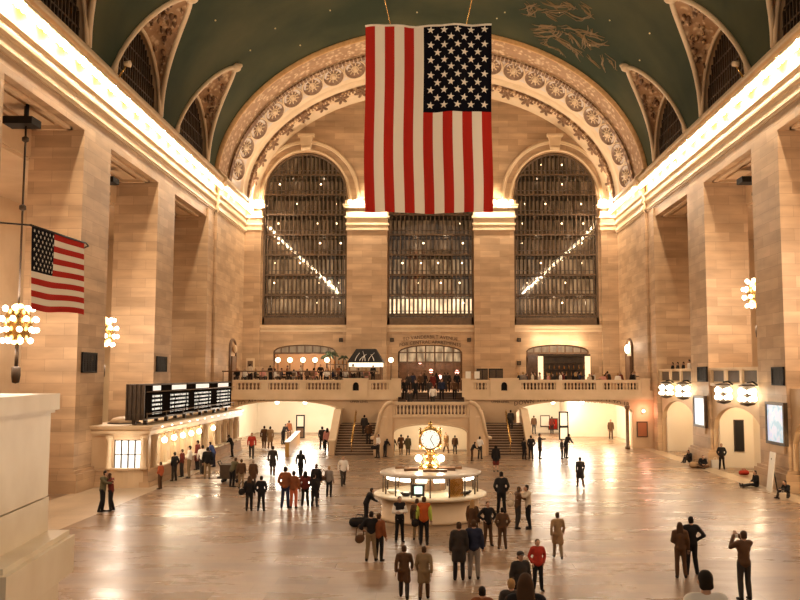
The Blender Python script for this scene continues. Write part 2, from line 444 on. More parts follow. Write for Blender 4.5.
# ================================================================== WEST WALL
def arch_cols(b, y0, y1, x0, x1, z0, z1, ops, n=20, mat=0):
    """wall slab between y0 and y1 with arched openings (centre, half width, bottom, spring, rise)"""
    cur = x0
    for (xc, hw, zb, sp, ri) in sorted(ops):
        if xc - hw > cur: b.box(cur, xc - hw, y0, y1, z0, z1, mat)
        if zb > z0: b.box(xc - hw, xc + hw, y0, y1, z0, zb, mat)
        for i in range(n):
            u0 = -1 + 2 * i / n; u1 = -1 + 2 * (i + 1) / n
            h0 = sp + ri * math.sqrt(max(0, 1 - u0 * u0)); h1 = sp + ri * math.sqrt(max(0, 1 - u1 * u1)); a = xc + u0 * hw; c = xc + u1 * hw
            b.hexa([(a, y0, h0), (c, y0, h1), (c, y1, h1), (a, y1, h0)], [(a, y0, z1), (c, y0, z1), (c, y1, z1), (a, y1, z1)], mat)
        cur = xc + hw
    if cur < x1: b.box(cur, x1, y0, y1, z0, z1, mat)
def arc_pts(xc, hw, sp, ri, y, n=24): return [Vector((xc + hw * math.cos(PI - PI * i / n), y, sp + ri * math.sin(PI * i / n))) for i in range(n + 1)]
WY = 84.0
WIN = [(-12.23, 4.12), (-.04, 4.2), (12.15, 4.12)]
SPR, RISE, SILL = 23.4, 4.4, 10.8
DOORS = [(-12.2, 3.03, 4.5, 8.3, .62), (-.08, 3.1, 4.5, 8.2, .7), (12.2, 3.03, 4.5, 8.3, .62)]
b = MB()
arch_cols(b, WY, WY + .9, -18.4, 18.4, 10.2, 37, [(x, h, SILL, SPR, RISE) for x, h in WIN], 28)
arch_cols(b, WY, WY + .9, -18.4, 18.4, 4.2, 10.2, DOORS, 20)
S(b, 'wall_west', M['stone'])
b = MB()
for x0, x1 in ((-8.12, -4.26), (4.18, 8.04)): b.box(x0, x1, WY - .55, WY, 4.5, 22.0)
for x0, x1 in ((-18.3, -16.5), (16.5, 18.3)): b.box(x0, x1, WY - .45, WY, 4.5, 22.0)
S(b, 'pilaster_west', M['stone'])
b = MB()
for x0, x1, d in ((-8.12, -4.26, .55), (4.18, 8.04, .55), (-18.3, -16.5, .45), (16.5, 18.3, .45)):
    for (e, z0, z1) in ((.10, 20.0, 20.25), (.05, 20.25, 20.5), (.16, 20.5, 20.7), (.04, 20.7, 21.2), (.22, 21.2, 21.35), (.1, 21.35, 21.9), (.35, 22.15, 22.35), (.42, 22.35, 22.5)):
        b.box(max(x0 - e, -18.3), min(x1 + e, 18.3), WY - d - e, WY, z0, z1)
    b.box(x0, x1, WY - d, WY, 21.9, 22.2)
    b.box(max(x0 - .25, -18.3), min(x1 + .25, 18.3), WY - .3, WY, 22.5, 23.0)
for x0, x1 in ((-16.5, -8.12), (-4.26, 4.18), (8.04, 16.5)):
    b.box(x0, x1, WY - .12, WY, 10.15, 10.35); b.box(x0, x1, WY - .3, WY, 10.55, 10.72); b.box(x0, x1, WY - .2, WY, 10.72, 10.82); b.box(x0, x1, WY - .06, WY, 10.35, 10.55)
for (xc, hw) in WIN:     # archivolts and keystones
    for r, wd in ((.25, .14), (.95, .12), (1.1, .16)):
        b.tube([p for p in arc_pts(xc, hw + r, SPR - .3, RISE + r + .3, WY - .04, 32)], wd, 6)
    pts = [(xc - .42, SPR + RISE + .15), (xc + .42, SPR + RISE + .15), (xc + .62, SPR + RISE + 1.5), (xc - .62, SPR + RISE + 1.5)]
    b.prism(pts, 'y', WY - .5, WY); b.box(xc - .8, xc + .8, WY - .65, WY, SPR + RISE + 1.5, SPR + RISE + 1.75)
    b.tube([(xc - .45, WY - .5, SPR + RISE + .35), (xc + .45, WY - .5, SPR + RISE + .35)], .2)
S(b, 'trim_west', M['trim'])

# tall windows: bronze grid, glass, lit walkways behind
def pane_mat(name, c, s, dark):
    m = mat(name, (.05, .03, .015), .5); nt = NT(m); g = nt.n('ShaderNodeNewGeometry')
    z = nt.n('ShaderNodeTexNoise', i_Scale=.9, i_Detail=3.0); mp = nt.n('ShaderNodeMapping'); mp.inputs['Scale'].default_value = (2.2, 1, .7)
    nt.l(g.outputs['Position'], mp.inputs[0]); nt.l(mp.outputs[0], z.inputs['Vector'])
    nt.l(ramp(nt, z.outputs[0], [(.36, tuple(q * dark for q in c)), (.66, c)]), nt.b.inputs['Emission Color']); nt.b.inputs['Emission Strength'].default_value = s
    return m
PM = [pane_mat('lit_panes_low', (1, .80, .52), 3.4, .35), pane_mat('lit_panes_mid', (.85, .55, .30), .75, .2), pane_mat('lit_panes_high', (.72, .42, .21), .36, .12)]
wn = n_w
bulbm = MB().ell((0, 0, 0), .08, 8, 6).mesh('walkway_bulb', M['bulb'])
for wi, (xc, hw) in enumerate(WIN):
    wn += 1
    fr = MB(); pn = MB(); fl = MB(); box = MB()
    top = SPR + RISE
    def hgt(x): return SPR + RISE * math.sqrt(max(0, 1 - ((x - xc) / hw) ** 2))
    nb = 20
    for k in range(nb + 1):
        x = xc - hw + 2 * hw * k / nb
        if abs(x - xc) > hw - .05: h = SPR
        else: h = hgt(x)
        w = .055 if k % 2 else .04
        fr.box(x - w, x + w, WY + .1, WY + .28, SILL, h)
    lev = [SILL + .95 + 1.98 * k for k in range(8)]
    for k, z in enumerate(lev):
        hwz = hw if z < SPR else hw * math.sqrt(max(0, 1 - ((z - SPR) / RISE) ** 2))
        fr.box(xc - hwz, xc + hwz, WY + .05, WY + .32, z - .09, z + .07); fr.box(xc - hwz, xc + hwz, WY + .1, WY + .28, z + .40, z + .45)
        fl.box(xc - hw - .3, xc + hw + .3, WY + .95, WY + 2.6, z - .1, z + .05)
    fr.box(xc - hw, xc + hw, WY + .02, WY + .36, SILL, SILL + .75)
    fr.box(xc - hw, xc - hw + .22, WY + .02, WY + .36, SILL, SPR); fr.box(xc + hw - .22, xc + hw, WY + .02, WY + .36, SILL, SPR)
    fr.tube(arc_pts(xc, hw - .1, SPR, RISE - .1, WY + .2, 28), .16, 6)
    g = MB(); g.quad(*([(xc - hw, WY + .3, SILL), (xc + hw, WY + .3, SILL)] + [tuple(p + Vector((0, .3, 0))) for p in reversed(arc_pts(xc, hw, SPR, RISE, WY, 28))]))
    win = S(g, 'window_%d' % wn, M['tallglass'])
    fr.build('bronze_grid', M['bars'], win)
    fl.build('walkway_floors', M['bronze'], win)
    rows = [SILL + .2] + [z + .25 for z in lev] + [top + .5]
    for k in range(len(rows) - 1):
        z0, z1 = rows[k] + .12, rows[k + 1] - .42
        n2 = 20
        for q in range(n2):
            x = xc - hw + 2 * hw * (q + .5) / n2
            pn.quad((x - .13, WY + 2.5, z0), (x + .13, WY + 2.5, z0), (x + .13, WY + 2.5, z1), (x - .13, WY + 2.5, z1), mat=0 if k < 1 or (k == 1 and wi == 1) else (1 if k < 4 else 2))
    pn.build('lit_inner_panes', PM, win)
    box.box(xc - hw - .4, xc + hw + .4, WY + 2.55, WY + 2.7, SILL - .3, top + .6); box.box(xc - hw - .4, xc - hw - .2, WY + .9, WY + 2.6, SILL, top + .5); box.box(xc + hw + .2, xc + hw + .4, WY + .9, WY + 2.6, SILL, top + .5); box.box(xc - hw - .4, xc + hw + .4, WY + .9, WY + 2.6, top + .5, top + .7); box.box(xc - hw - .4, xc + hw + .4, WY + .9, WY + 2.6, SILL - .3, SILL)
    box.build('inner_wall', M['bronze'], win)
    for k, z in enumerate(lev):
        for q in range(4):
            x = xc + (q - 1.5) * 2.0 + random.uniform(-.3, .3)
            if z > SPR and abs(x - xc) > hw * .75 or random.random() < .4: continue
            o = link('walkway_bulb', bulbm, win); o.location = Vector((x, WY + 1.6, z + 1.35)) - win.location
    for q in range(3): point('walkway_light', (xc + (q - 1) * 2.6, WY + 1.7, SILL + 2.3), 60, .1)
    for q in range(2): point('walkway_light', (xc + (q - .5) * 3, WY + 1.7, 19), 35, .1)
    for q in range(2): point('walkway_light', (xc + (q - .5) * 3, WY + 1.7, 25.5), 35, .1)

# ------------------------------------------------------------------ balcony level
BF = 4.5; BY = 72.0
b = MB()
b.box(-18.3, -2.75, BY, WY + 12, 4.1, BF); b.box(2.75, 18.3, BY, WY + 12, 4.1, BF); b.box(-2.75, 2.75, BY + 3.2, WY + 12, 4.1, BF)
S(b, 'floor_balcony', M['plain'])
b = MB()
b.box(-18.3, -2.75, BY - .35, BY + .15, 3.98, 4.2); b.box(2.75, 18.3, BY - .35, BY + .15, 3.98, 4.2)
b.box(-18.3, -2.75, BY - .18, BY + .12, 4.2, 4.72); b.box(2.75, 18.3, BY - .18, BY + .12, 4.2, 4.72)
b.box(-18.3, -2.75, BY - .26, BY + .15, 4.20, 4.28); b.box(2.75, 18.3, BY - .26, BY + .15, 4.20, 4.28)
S(b, 'trim_balcony_edge', M['trim'])

balm = MB().lathe([(.085, 0), (.085, .05), (.045, .08), (.085, .2), (.095, .28), (.05, .46), (.045, .5), (.08, .53), (.08, .58)], n=8).mesh('baluster', M['trim'])
GRP = 'stone balustrades of the west balcony'
def balustrade(x0, x1, label, y=BY, zb=4.72, zt=5.6, pitch=.27, a0=True, a1=True):
    """straight run along x: rail, blocks at the ends, balusters between"""
    t = thing('balustrade', label, 'balustrade', ((x0 + x1) / 2, y, zb), 0, GRP)
    b = MB(); b.box(x0, x1, y - .2, y + .2, zt - .16, zt); b.box(x0, x1, y - .15, y + .15, zt - .24, zt - .16); b.build('handrail', M['trim'], t)
    b = MB(); b.box(x0, x1, y - .16, y + .16, zb, zb + .08); b.build('plinth', M['trim'], t)
    e = .28
    for f, xa, xb in ((a0, x0, x0 + e), (a1, x1 - e, x1)):
        if f: b = MB(); b.box(xa, xb, y - .17, y + .17, zb + .08, zt - .24); b.build('end_block', M['trim'], t)
    L0 = x0 + (e if a0 else 0) + .1; L1 = x1 - (e if a1 else 0) - .1; n = max(2, int((L1 - L0) / pitch))
    h = (zt - .24) - (zb + .08)
    for k in range(n + 1):
        o = link('baluster', balm, t); o.location = (L0 + (L1 - L0) * k / n - t.location.x, 0, .08); o.scale = (1, 1, h / .58)
    return t
def bx(px): return depth_at(px, 380, BY).x
for (p0, p1, lab) in ((233, 265, 'balcony balustrade bay at the left wall above the ticket office'), (265, 303, 'balcony balustrade bay second from the left wall'), (303, 344, 'balcony balustrade bay just left of the pedestal by the canopied bar'),
                      (368, 392, 'short balcony balustrade bay between the left pedestal and the stair opening'), (470, 490, 'short balcony balustrade bay right of the stair opening'),
                      (518, 559, 'balcony balustrade bay right of the right-hand pedestal'), (559, 599, 'balcony balustrade bay in front of the lit bar shelves'), (599, 641, 'balcony balustrade bay at the right wall')):
    balustrade(bx(p0), bx(p1), lab)
for p0, p1, lab in ((344, 368, 'stone balcony pedestal with small arched niche under the dark canopy'), (490, 518, 'stone balcony pedestal with small arched niche beside the black cabinets')):
    x0, x1 = bx(p0), bx(p1); t = thing('balcony_pedestal', lab, 'pedestal', ((x0 + x1) / 2, BY, 4.2)); xm = (x0 + x1) / 2
    b = MB(); arch_cols(b, BY - .3, BY + .2, x0, x1, 4.2, 5.62, [(xm, .26, 4.72, 5.15, .26)], 10); b.build('block', M['trim'], t)
    b = MB(); b.box(xm - .3, xm + .3, BY + .15, BY + .2, 4.7, 5.45); b.build('niche_back', M['black'], t)
    b = MB(); b.box(x0 - .04, x1 + .04, BY - .36, BY + .26, 5.62, 5.74); b.build('cap', M['trim'], t)
for p0, p1, lab in ((392, 401, 'stone end post of the balcony rail left of the stairs'), (462, 470, 'stone end post of the balcony rail right of the stairs'), (641, 649, 'stone end post of the balcony rail at the right wall')):
    x0, x1 = bx(p0), bx(p1); t = thing('balcony_post', lab, 'post', ((x0 + x1) / 2, BY, 4.2))
    b = MB(); b.box(x0, x1, BY - .28, BY + .22, 4.2, 5.6); b.build('shaft', M['trim'], t)
    b = MB(); b.box(x0 - .05, x1 + .05, BY - .33, BY + .27, 5.6, 5.72); b.build('cap', M['trim'], t)

# wall under the balcony with the two passage arches
b = MB()
arch_cols(b, BY, BY + .6, -18.3, -2.75, 0, 4.1, [(-11.95, 4.5, 0, 2.95, .95)], 24)
arch_cols(b, BY, BY + .6, 2.75, 18.3, 0, 4.1, [(11.75, 4.75, 0, 2.95, .95)], 24)
S(b, 'wall_under_balcony', M['plain'])
b = MB()
b.tube(arc_pts(-11.95, 4.55, 2.95, .98, BY - .03, 28), .09, 6); b.tube(arc_pts(11.75, 4.8, 2.95, .98, BY - .03, 28), .09, 6)
S(b, 'trim_passage_arch', M['trim'])
b = MB()
b.box(-20, -2.75, 92, 92.4, 0, 4.5); b.box(2.75, 20, 92, 92.4, 0, 4.5); b.box(-19, -18.2, BY + .6, 92, 0, 4.2); b.box(18.2, 19, BY + .6, 92, 0, 4.2)
b.box(-6.6, -6.2, BY + .6, 92, 0, 4.1); b.box(6.2, 6.6, BY + .6, 92, 0, 4.1)
b.box(13.5, 14.0, 86, 92, 0, 4.1); b.box(14, 18.3, 86, 86.3, 0, 4.1)
S(b, 'wall_passages', M['cream'])
b = MB(); b.box(-18.3, -2.75, BY + .6, 92, 4.02, 4.09); b.box(2.75, 18.3, BY + .6, 92, 4.02, 4.09); S(b, 'ceiling_passages', M['cream'])
for x in (-13.6, -11.0): point('passage_light', (x, 77, 3.1), 1100, .6, (1, .90, .74)).data.shadow_soft_size = 1.2; 
for x in (-12.5, -9.5): point('passage_light', (x, 85, 3.1), 1000, .6, (1, .90, .74)).data.shadow_soft_size = 1.2
for x in (10.3, 13.0): point('passage_light', (x, 77, 3.1), 900, .6, (1, .88, .70)).data.shadow_soft_size = 1.2
for x in (10.0, 12.6): point('passage_light', (x, 85, 3.1), 850, .6, (1, .88, .70)).data.shadow_soft_size = 1.2
point('passage_light', (16.2, 80, 3.1), 500, .5, (1, .8, .5))

# ------------------------------------------------------------------ the two flights and the central landing
def flight(s, lab):
    t = thing('staircase', lab, 'staircase', (s * 5.6, 66.2, 0))
    xi, xo = s * 4.2, s * 7.25; n = 12
    b = MB()
    for k in range(n): b.box(xi, xo, 66.2 + k * .32, 70.1, k * .175, (k + 1) * .175); 
    b.box(xi, xo, 70.1, BY, 0, 2.1)
    b.build('steps', M['steps'], t)
    b = MB()
    for k in range(n): b.box(xi, xo, 66.17 + k * .32, 66.24 + k * .32, (k + 1) * .175 - .03, (k + 1) * .175 + .005)
    b.build('step_nosings', M['plain'], t)
    # outer solid parapet
    b = MB(); pts = [(65.9, 0), (70.1, 0), (BY, 0), (BY, 3.2), (70.1, 3.15), (66.4, 1.05), (65.9, 1.0)]
    b.prism(pts, 'x', xo, xo + s * .42); b.build('parapet', M['plain'], t)
    b = MB(); c = [(xo + s * .21, 65.88, 1.05), (xo + s * .21, 66.4, 1.1), (xo + s * .21, 70.1, 3.2), (xo + s * .21, BY, 3.25)]
    for p, q in zip(c, c[1:]):
        b.hexa([(p[0] - .28, p[1], p[2] - .06), (p[0] + .28, p[1], p[2] - .06), (q[0] + .28, q[1], q[2] - .06), (q[0] - .28, q[1], q[2] - .06)], [(p[0] - .28, p[1], p[2] + .06), (p[0] + .28, p[1], p[2] + .06), (q[0] + .28, q[1], q[2] + .06), (q[0] - .28, q[1], q[2] + .06)])
    b.build('parapet_coping', M['trim'], t)
    b = MB(); xr = s * 6.0; b.tube([(xr, 66.3, .95), (xr, 70.2, 3.05)], .075, 8)
    for k in range(4): yy = 66.5 + k * 1.2; z0 = .175 * (1 + int((yy - 66.2) / .32)); b.tube([(xr, yy, z0), (xr, yy, z0 + .93 - .1 + .12)], .03, 6)
    b.build('handrail', M['brass'], t, label='brass handrail')
flight(-1, 'brown stone flight of stairs rising left of the central landing')
flight(1, 'brown stone flight of stairs rising right of the central landing')

t = thing('landing', 'central stone stair landing over an arch, behind the round kiosk', 'landing', (0, 65, 0))
b = MB()
arch_cols(b, 65.0, 65.5, -3.6, 3.6, 0, 2.95, [(-.05, 2.7, 0, 1.75, .6)], 24)
b.box(-3.85, -3.3, 65.5, BY - .02, 0, 2.9); b.box(3.3, 3.85, 65.5, BY - .02, 0, 2.9); b.box(-3.9, 3.9, 65.5, 69.4, 2.5, 2.9)
b.build('front_wall', M['plain'], t)
b = MB(); b.box(-3.3, 3.3, 71.0, 71.3, 0, 2.5); b.box(-3.3, -3.28, 65.5, 71, 0, 2.5); b.box(3.28, 3.3, 65.5, 71, 0, 2.5); b.build('alcove_wall', M['cream'], t)
b = MB(); b.tube(arc_pts(-.05, 2.75, 1.75, .62, 64.97, 24), .06, 6); b.box(-3.62, 3.62, 64.9, 65.0, 2.86, 2.98); b.build('moulding', M['trim'], t)
b = MB()
for k in range(9): b.box(-2.75, 2.75, 69.4 + k * .62, 75.2, 2.9 - .3 + k * .178, 2.9 + .178 * (k + 1))
b.build('upper_steps', M['steps'], t)
for s in (-1, 1):       # curving side parapets that run down beside the flights
    b = MB(); path = [(2.85, 64.86, 0, 3.98), (3.2, 64.88, 0, 3.88), (3.5, 64.94, 0, 3.6), (3.72, 65.02, 0, 3.15), (3.88, 65.12, 0, 2.55), (4.0, 65.25, 0, 1.95), (4.1, 65.45, 0, 1.5), (4.22, 65.8, 0, 1.3), (4.26, 66.3, 0, 1.25)]
    for p, q in zip(path[:6], path[1:7]):
        b.hexa([(s * p[0], p[1], 0), (s * q[0], q[1], 0), (s * q[0], q[1] + .5, 0), (s * p[0], p[1] + .5, 0)], [(s * p[0], p[1], p[3]), (s * q[0], q[1], q[3]), (s * q[0], q[1] + .5, q[3]), (s * p[0], p[1] + .5, p[3])])
    b.box(s * 3.9, s * 4.3, 65.6, 66.4, 0, 1.28)
    zz = [(65.5, 1.3), (66.4, 1.3), (70.1, 3.15), (72.0, 3.2)]
    for (ya, za), (yb, zb_) in zip(zz, zz[1:]): b.hexa([(s * 3.88, ya, 0), (s * 4.18, ya, 0), (s * 4.18, yb, 0), (s * 3.88, yb, 0)], [(s * 3.88, ya, za), (s * 4.18, ya, za), (s * 4.18, yb, zb_), (s * 3.88, yb, zb_)])
    b.build('side_parapet', M['plain'], t)
    b = MB(); b.tube([(s * p[0], p[1] - .05, p[3] + .04) for p in path], .14, 8)
    b.lathe([(.3, 1.15), (.34, 1.2), (.34, 1.36), (.2, 1.42), (0, 1.43)], (s * 4.26, 66.3, 0), 12)
    b.build('parapet_coping', M['trim'], t)
balustrade(-2.95, 2.95, 'balustrade along the front of the central stair landing', 65.2, 2.95, 4.0, .26, True, True)
point('alcove_light', (0, 67.5, 2.0), 600, .3, (1, .82, .55))
# ================================================================== COVE BULBS
cb = MB(); cb.lathe([(0, -.18), (.10, -.155), (.165, -.06), (.17, .03), (.12, .13), (.07, .18)], n=12); bulb_me = cb.mesh('bulb', M['bulb'])
sk = MB(); sk.lathe([(.07, .17), (.11, .2), (.13, .30), (.0, .30)], n=10); sock_me = sk.mesh('socket', M['brass'])
for s, side in ((-1, 'left'), (1, 'right')):
    t = thing('bulb_row', 'long row of lit bulbs under the %s cornice' % side, 'lights', (s * 17.62, 31, 21.8), 0, 'cornice bulb rows')
    t2 = thing('bulb_row', 'short row of lit bulbs at the far end of the %s cornice' % side, 'lights', (s * 17.4, 73, 21.8), 0, 'cornice bulb rows')
    for k in range(76):
        o = link('bulb', bulb_me, t, (0, k * .55, 0))
    rb = MB(); rb.box(s * 17.52, s * 17.75, 30.7, 72.6, 22.0, 22.16); rb.build('socket_rail', M['trim'], t)
    for k in range(20): o = link('bulb', bulb_me, t2, (0, k * .55, 0))
    rb = MB(); rb.box(s * 17.3, s * 17.5, 72.8, 83.8, 22.0, 22.16); rb.build('socket_rail', M['trim'], t2)
    y = 3.0
    while y < 84: point('cove_light', (s * (17.62 if y < 72.7 else 17.35), y + .27, 21.75), COVE, .12); y += 2.2
for x0, x1, n, lab in ((-8.12, -4.26, 7, 'row of lit bulbs on the capital left of the big flag'), (4.18, 8.04, 7, 'row of lit bulbs on the capital right of the big flag'),
                       (-18.0, -16.2, 4, 'row of lit bulbs on the corner capital at the left'), (16.2, 18.0, 4, 'row of lit bulbs on the corner capital at the right')):
    t = thing('capital_lamp', lab, 'lights', ((x0 + x1) / 2, 83.1, 22.7), 0, 'capital bulb rows')
    for k in range(n): link('bulb', bulb_me, t, (x0 + (x1 - x0) * (k + .5) / n - (x0 + x1) / 2, 0, 0)).scale = (1.25,) * 3
    rb = MB(); rb.box(x0, x1, 82.98, 83.1, 22.86, 22.95); rb.build('socket_rail', M['trim'], t)
    for k in range(2): point('capital_light', (x0 + (x1 - x0) * (.25 + .5 * k), 82.9, 22.55), COVE * 3.2, .1)

# ================================================================== FLAGS
def star(cx, cz, r, rot=0):
    return [(cx + (r if k % 2 == 0 else r * .39) * math.sin(rot + PI * k / 5), cz + (r if k % 2 == 0 else r * .39) * math.cos(rot + PI * k / 5)) for k in range(10)]
# hanging flag: stripes run down, canton top right
FY = 44.0; FX0, FX1, FZ0, FZ1 = -3.42, 3.16, 14.35, 24.2
def fold(x, z): return .12 * math.sin(x * 1.9 + z * .12) + .06 * math.sin(x * 4.3 - z * .3)
t = thing('flag', 'huge flag hanging in mid hall with vertical red and white stripes', 'flag', ((FX0 + FX1) / 2, FY, FZ0))
b = MB(); nx, nz = 52, 30
def fpos(u, v, off=0):
    x = FX0 + (FX1 - FX0) * u; z = FZ1 + (FZ0 - FZ1) * v
    x += .06 * math.sin(v * 7 + u * 2) * v; z += -.10 * math.sin(u * PI) * (0.5 if v < .5 else 1) + (.10 * (u - .5) if v < .3 else 0)
    return (x, FY + fold(x, z) + off, z)
vs = [fpos(i / nx, j / nz) for j in range(nz + 1) for i in range(nx + 1)]
for v in vs: b.v.append(v)
CU = 6 / 13; CV = .455
for j in range(nz):
    for i in range(nx):
        a = j * (nx + 1) + i; b.f.append((a, a + 1, a + nx + 2, a + nx + 1)); u = (i + .5) / nx; v = (j + .5) / nz
        b.m.append(2 if (u > CU and v < CV) else (0 if int(u * 13) % 2 == 0 else 1)); b.sm.append(True)
UU = (1 - CU)
for r in range(11):
    n = 5 if r % 2 == 0 else 4
    for c in range(n):
        u = CU + UU * ((c + (.5 if n == 5 else 1)) / 5); u = CU + UU * (.5 + ((u - CU) / UU - .5) * .99); v = CV * (r + .62) / 11.25
        for off in (-.03, .03):
            pts = star(0, 0, .21, .12); p = fpos(u, v, off)
            q = [fpos(u + x / (FX1 - FX0), v - z / (FZ1 - FZ0), off) for x, z in pts]
            cc = len(b.v); b.v.append(p); b.v += q
            for k in range(10): b.f.append((cc, cc + 1 + k, cc + 1 + (k + 1) % 10)); b.m.append(1); b.sm.append(False)
b.build('cloth', [M['red'], M['cloth'], M['navy']], t)
b = MB(); b.tube([fpos(i / 20, 0) for i in range(21)], .06, 6); b.build('top_hem', M['cloth'], t)
b = MB(); b.tube([fpos(.2, 0), (-3.9, FY + .1, 32.2)], .022, 5); b.tube([fpos(.8, 0), (3.6, FY + .1, 32.6)], .022, 5); b.build('suspension_cable', M['brass'], t)
# side flag in the first bay at the left
t = thing('flag', 'smaller flag hung sideways by the nearest left pillar', 'flag', (-17.0, 36.2, 8.7))
b = MB(); nx, nz = 40, 26
A = Vector((-17.0, 36.65, 12.3)); B = Vector((-17.0, 42.2, 12.42)); Hh = 3.52
def gpos(u, v, off=0):
    p = A.lerp(B, u); p.z -= Hh * v + .06 * math.sin(u * 6) * v; p.x += off + .10 * math.sin(u * 7 + v) * (.3 + v); return tuple(p)
for j in range(nz + 1):
    for i in range(nx + 1): b.v.append(gpos(i / nx, j / nz))
for j in range(nz):
    for i in range(nx):
        a = j * (nx + 1) + i; b.f.append((a, a + 1, a + nx + 2, a + nx + 1)); u = (i + .5) / nx; v = (j + .5) / nz
        b.m.append(2 if (u < .4 and v < 7 / 13) else (0 if int(v * 13) % 2 == 0 else 1)); b.sm.append(True)
for r in range(9):
    n = 6 if r % 2 == 0 else 5
    for c in range(n):
        u = .4 * ((c + (.5 if n == 6 else 1)) / 6); v = 7 / 13 * (r + .75) / 9.5
        for off in (-.03, .03):
            q = [gpos(u + x / 5.95, v - z / Hh, off) for x, z in star(0, 0, .095)]; cc = len(b.v); b.v.append(gpos(u, v, off)); b.v += q
            for k in range(10): b.f.append((cc, cc + 1 + k, cc + 1 + (k + 1) % 10)); b.m.append(1); b.sm.append(False)
b.build('cloth', [M['red'], M['cloth'], M['navy']], t)
b = MB(); b.tube([(-17, 36.5, 12.34), (-17, 42.4, 12.46)], .05, 8); b.build('pole', M['black'], t)
b = MB(); b.tube([(-17, 42.5, 12.46), (-17.6, 44.3, 12.6), (-18.28, 45.2, 12.6)], .04, 6); b.tube([(-17, 36.55, 12.34), (-18.28, 36.2, 12.4)], .04, 6); b.build('bracket', M['black'], t)

# ================================================================== CHANDELIERS IN THE BAYS
def pend(name, lab, loc, zt, grp, scale=1.0):
    """tiers of globes round a bronze core on a long rod; loc is the middle of the lamp cluster"""
    t = thing(name, lab, 'chandelier', loc, 0, grp)
    L = Vector(loc)
    b = MB(); b.tube([L + Vector((0, 0, .9)), Vector((loc[0], loc[1], zt))], .05, 8)
    for z in (zt - 1.7, zt - 5.0): b.lathe([(.05, -.15), (.16, -.08), (.16, .08), (.05, .15)], (loc[0], loc[1], z), 10)
    b.build('rod', M['bronze'], t)
    b = MB(); b.box(loc[0] - .9, loc[0] + .5, loc[1] - .5, loc[1] + .5, zt - 1.05, zt - .7); b.tube([(loc[0], loc[1], zt - .8), (loc[0], loc[1], zt)], .12, 8); b.build('mounting_beam', M['black'], t)
    b = MB(); b.lathe([(0, -.95), (.22, -.9), (.5, -.7), (.62, -.2), (.62, .2), (.45, .7), (.2, .95), (0, 1.0)], loc, 16); b.build('core', M['brass'], t)
    b = MB(); b.tube([L + Vector((0, 0, -.9)), L + Vector((0, 0, -2.0))], .09, 8); b.lathe([(.0, -2.75), (.16, -2.7), (.2, -2.4), (.2, -2.0), (.1, -1.95)], loc, 12); b.build('pendant_finial', M['bronze'], t)
    gm = GLOBE
    for z, r, n in ((-.75, .62, 7), (-.25, .82, 9), (.25, .82, 9), (.75, .62, 7)):
        for k in range(n):
            a = 2 * PI * (k + (.5 if z in (-.25, .75) else 0)) / n; link('bulb', gm, t, (r * math.cos(a), r * math.sin(a), z))
    return t
GLOBE = MB().ell((0, 0, 0), .13, 10, 8).mesh('bulb', M['globe'])
CH = 'globe chandeliers in the wall bays'
for (s, y, z, lab) in ((-1, 40.7, 8.35, 'big globe chandelier with tasselled finial left of the smaller flag'), (-1, 53.2, 8.6, 'globe chandelier glimpsed past the nearest left pillar'),
                       (1, 53.2, 11.0, 'globe chandelier glimpsed past the nearest right pillar'), (-1, 28.2, 8.5, 'globe chandelier in the left bay beside the viewer'), (1, 28.2, 9.5, 'globe chandelier in the right bay beside the viewer'),
                       (1, 40.7, 10.5, 'globe chandelier in the first right bay'), (-1, 15.7, 9.0, ''), (1, 15.7, 9.0, '')):
    if abs(y - 53.2) < 1 or (s, y) == (-1, 40.7): pend('chandelier', lab, (s * 20.05 if y > 45 else s * 19.35, y, z), LINT, CH)
    point('chandelier_light', (s * 19.4, y + (0 if y < 50 else .0), z - 1.15), CHAN, 1.0 if y > 36 else 1.8, (1, .80, .62))
    point('chandelier_light', (s * 19.4, y, z + 1.25), CHAN, 1.0 if y > 36 else 1.8, (1, .80, .62))
for s in (-1, 1): point('passage_lamp', (s * 24, 66, 9), CHAN * .6, .3); point('passage_lamp', (s * 24, 52, 9), CHAN * .5, .3); point('passage_lamp', (s * 24, 40, 9), CHAN * .5, .3)

# small fittings on the lunette ledges
for s, lab in ((-1, 'small spot lamp on the left cornice by the arched window'), (1, 'small spot lamp on the right cornice by the arched window')):
    t = thing('spot_lamp', lab, 'lamp', (s * 17.9, 48.6, 23.2))
    b = MB(); b.tube([(s * 17.9, 48.6, 23.0), (s * 17.5, 48.6, 23.7)], .05, 6); b.build('stem', M['brass'], t)
    b = MB(); b.lathe([(.0, -.2), (.14, -.15), (.2, .2), (.0, .22)], (s * 17.45, 48.6, 23.8), 10, ax='x'); b.build('housing', M['trim'], t)

# ================================================================== PILLAR VENTS AND SCREENS
def vent(s, y0, y1, z0, z1, lab):
    t = thing('wall_vent', lab, 'vent', (s * HW, (y0 + y1) / 2, z0), 0, 'dark pillar vents')
    x = s * (HW - .01)
    b = MB(); w = .1
    for (a, c, d, e) in ((y0, y1, z0, z0 + w), (y0, y1, z1 - w, z1), (y0, y0 + w, z0, z1), (y1 - w, y1, z0, z1)): b.box(x, x - s * .09, a, c, d, e)
    b.build('frame', M['black'], t)
    b = MB()
    n = 9
    for k in range(n): z = z0 + .15 + (z1 - z0 - .3) * k / (n - 1); b.box(x, x - s * .06, y0 + w, y1 - w, z - .03, z + .03)
    for k in range(4): y = y0 + (y1 - y0) * (k + 1) / 5; b.box(x, x - s * .05, y - .025, y + .025, z0, z1)
    b.build('grille', M['black'], t)
    b = MB(); b.box(x, x - s * .02, y0, y1, z0, z1); b.build('back_plate', M['black'], t)
vent(-1, 45.6, 47.6, 6.12, 7.2, 'square dark vent grille on the nearest left pillar'); vent(-1, 58.0, 60.2, 6.22, 7.25, 'dark vent grille on the second left pillar above the departure board')
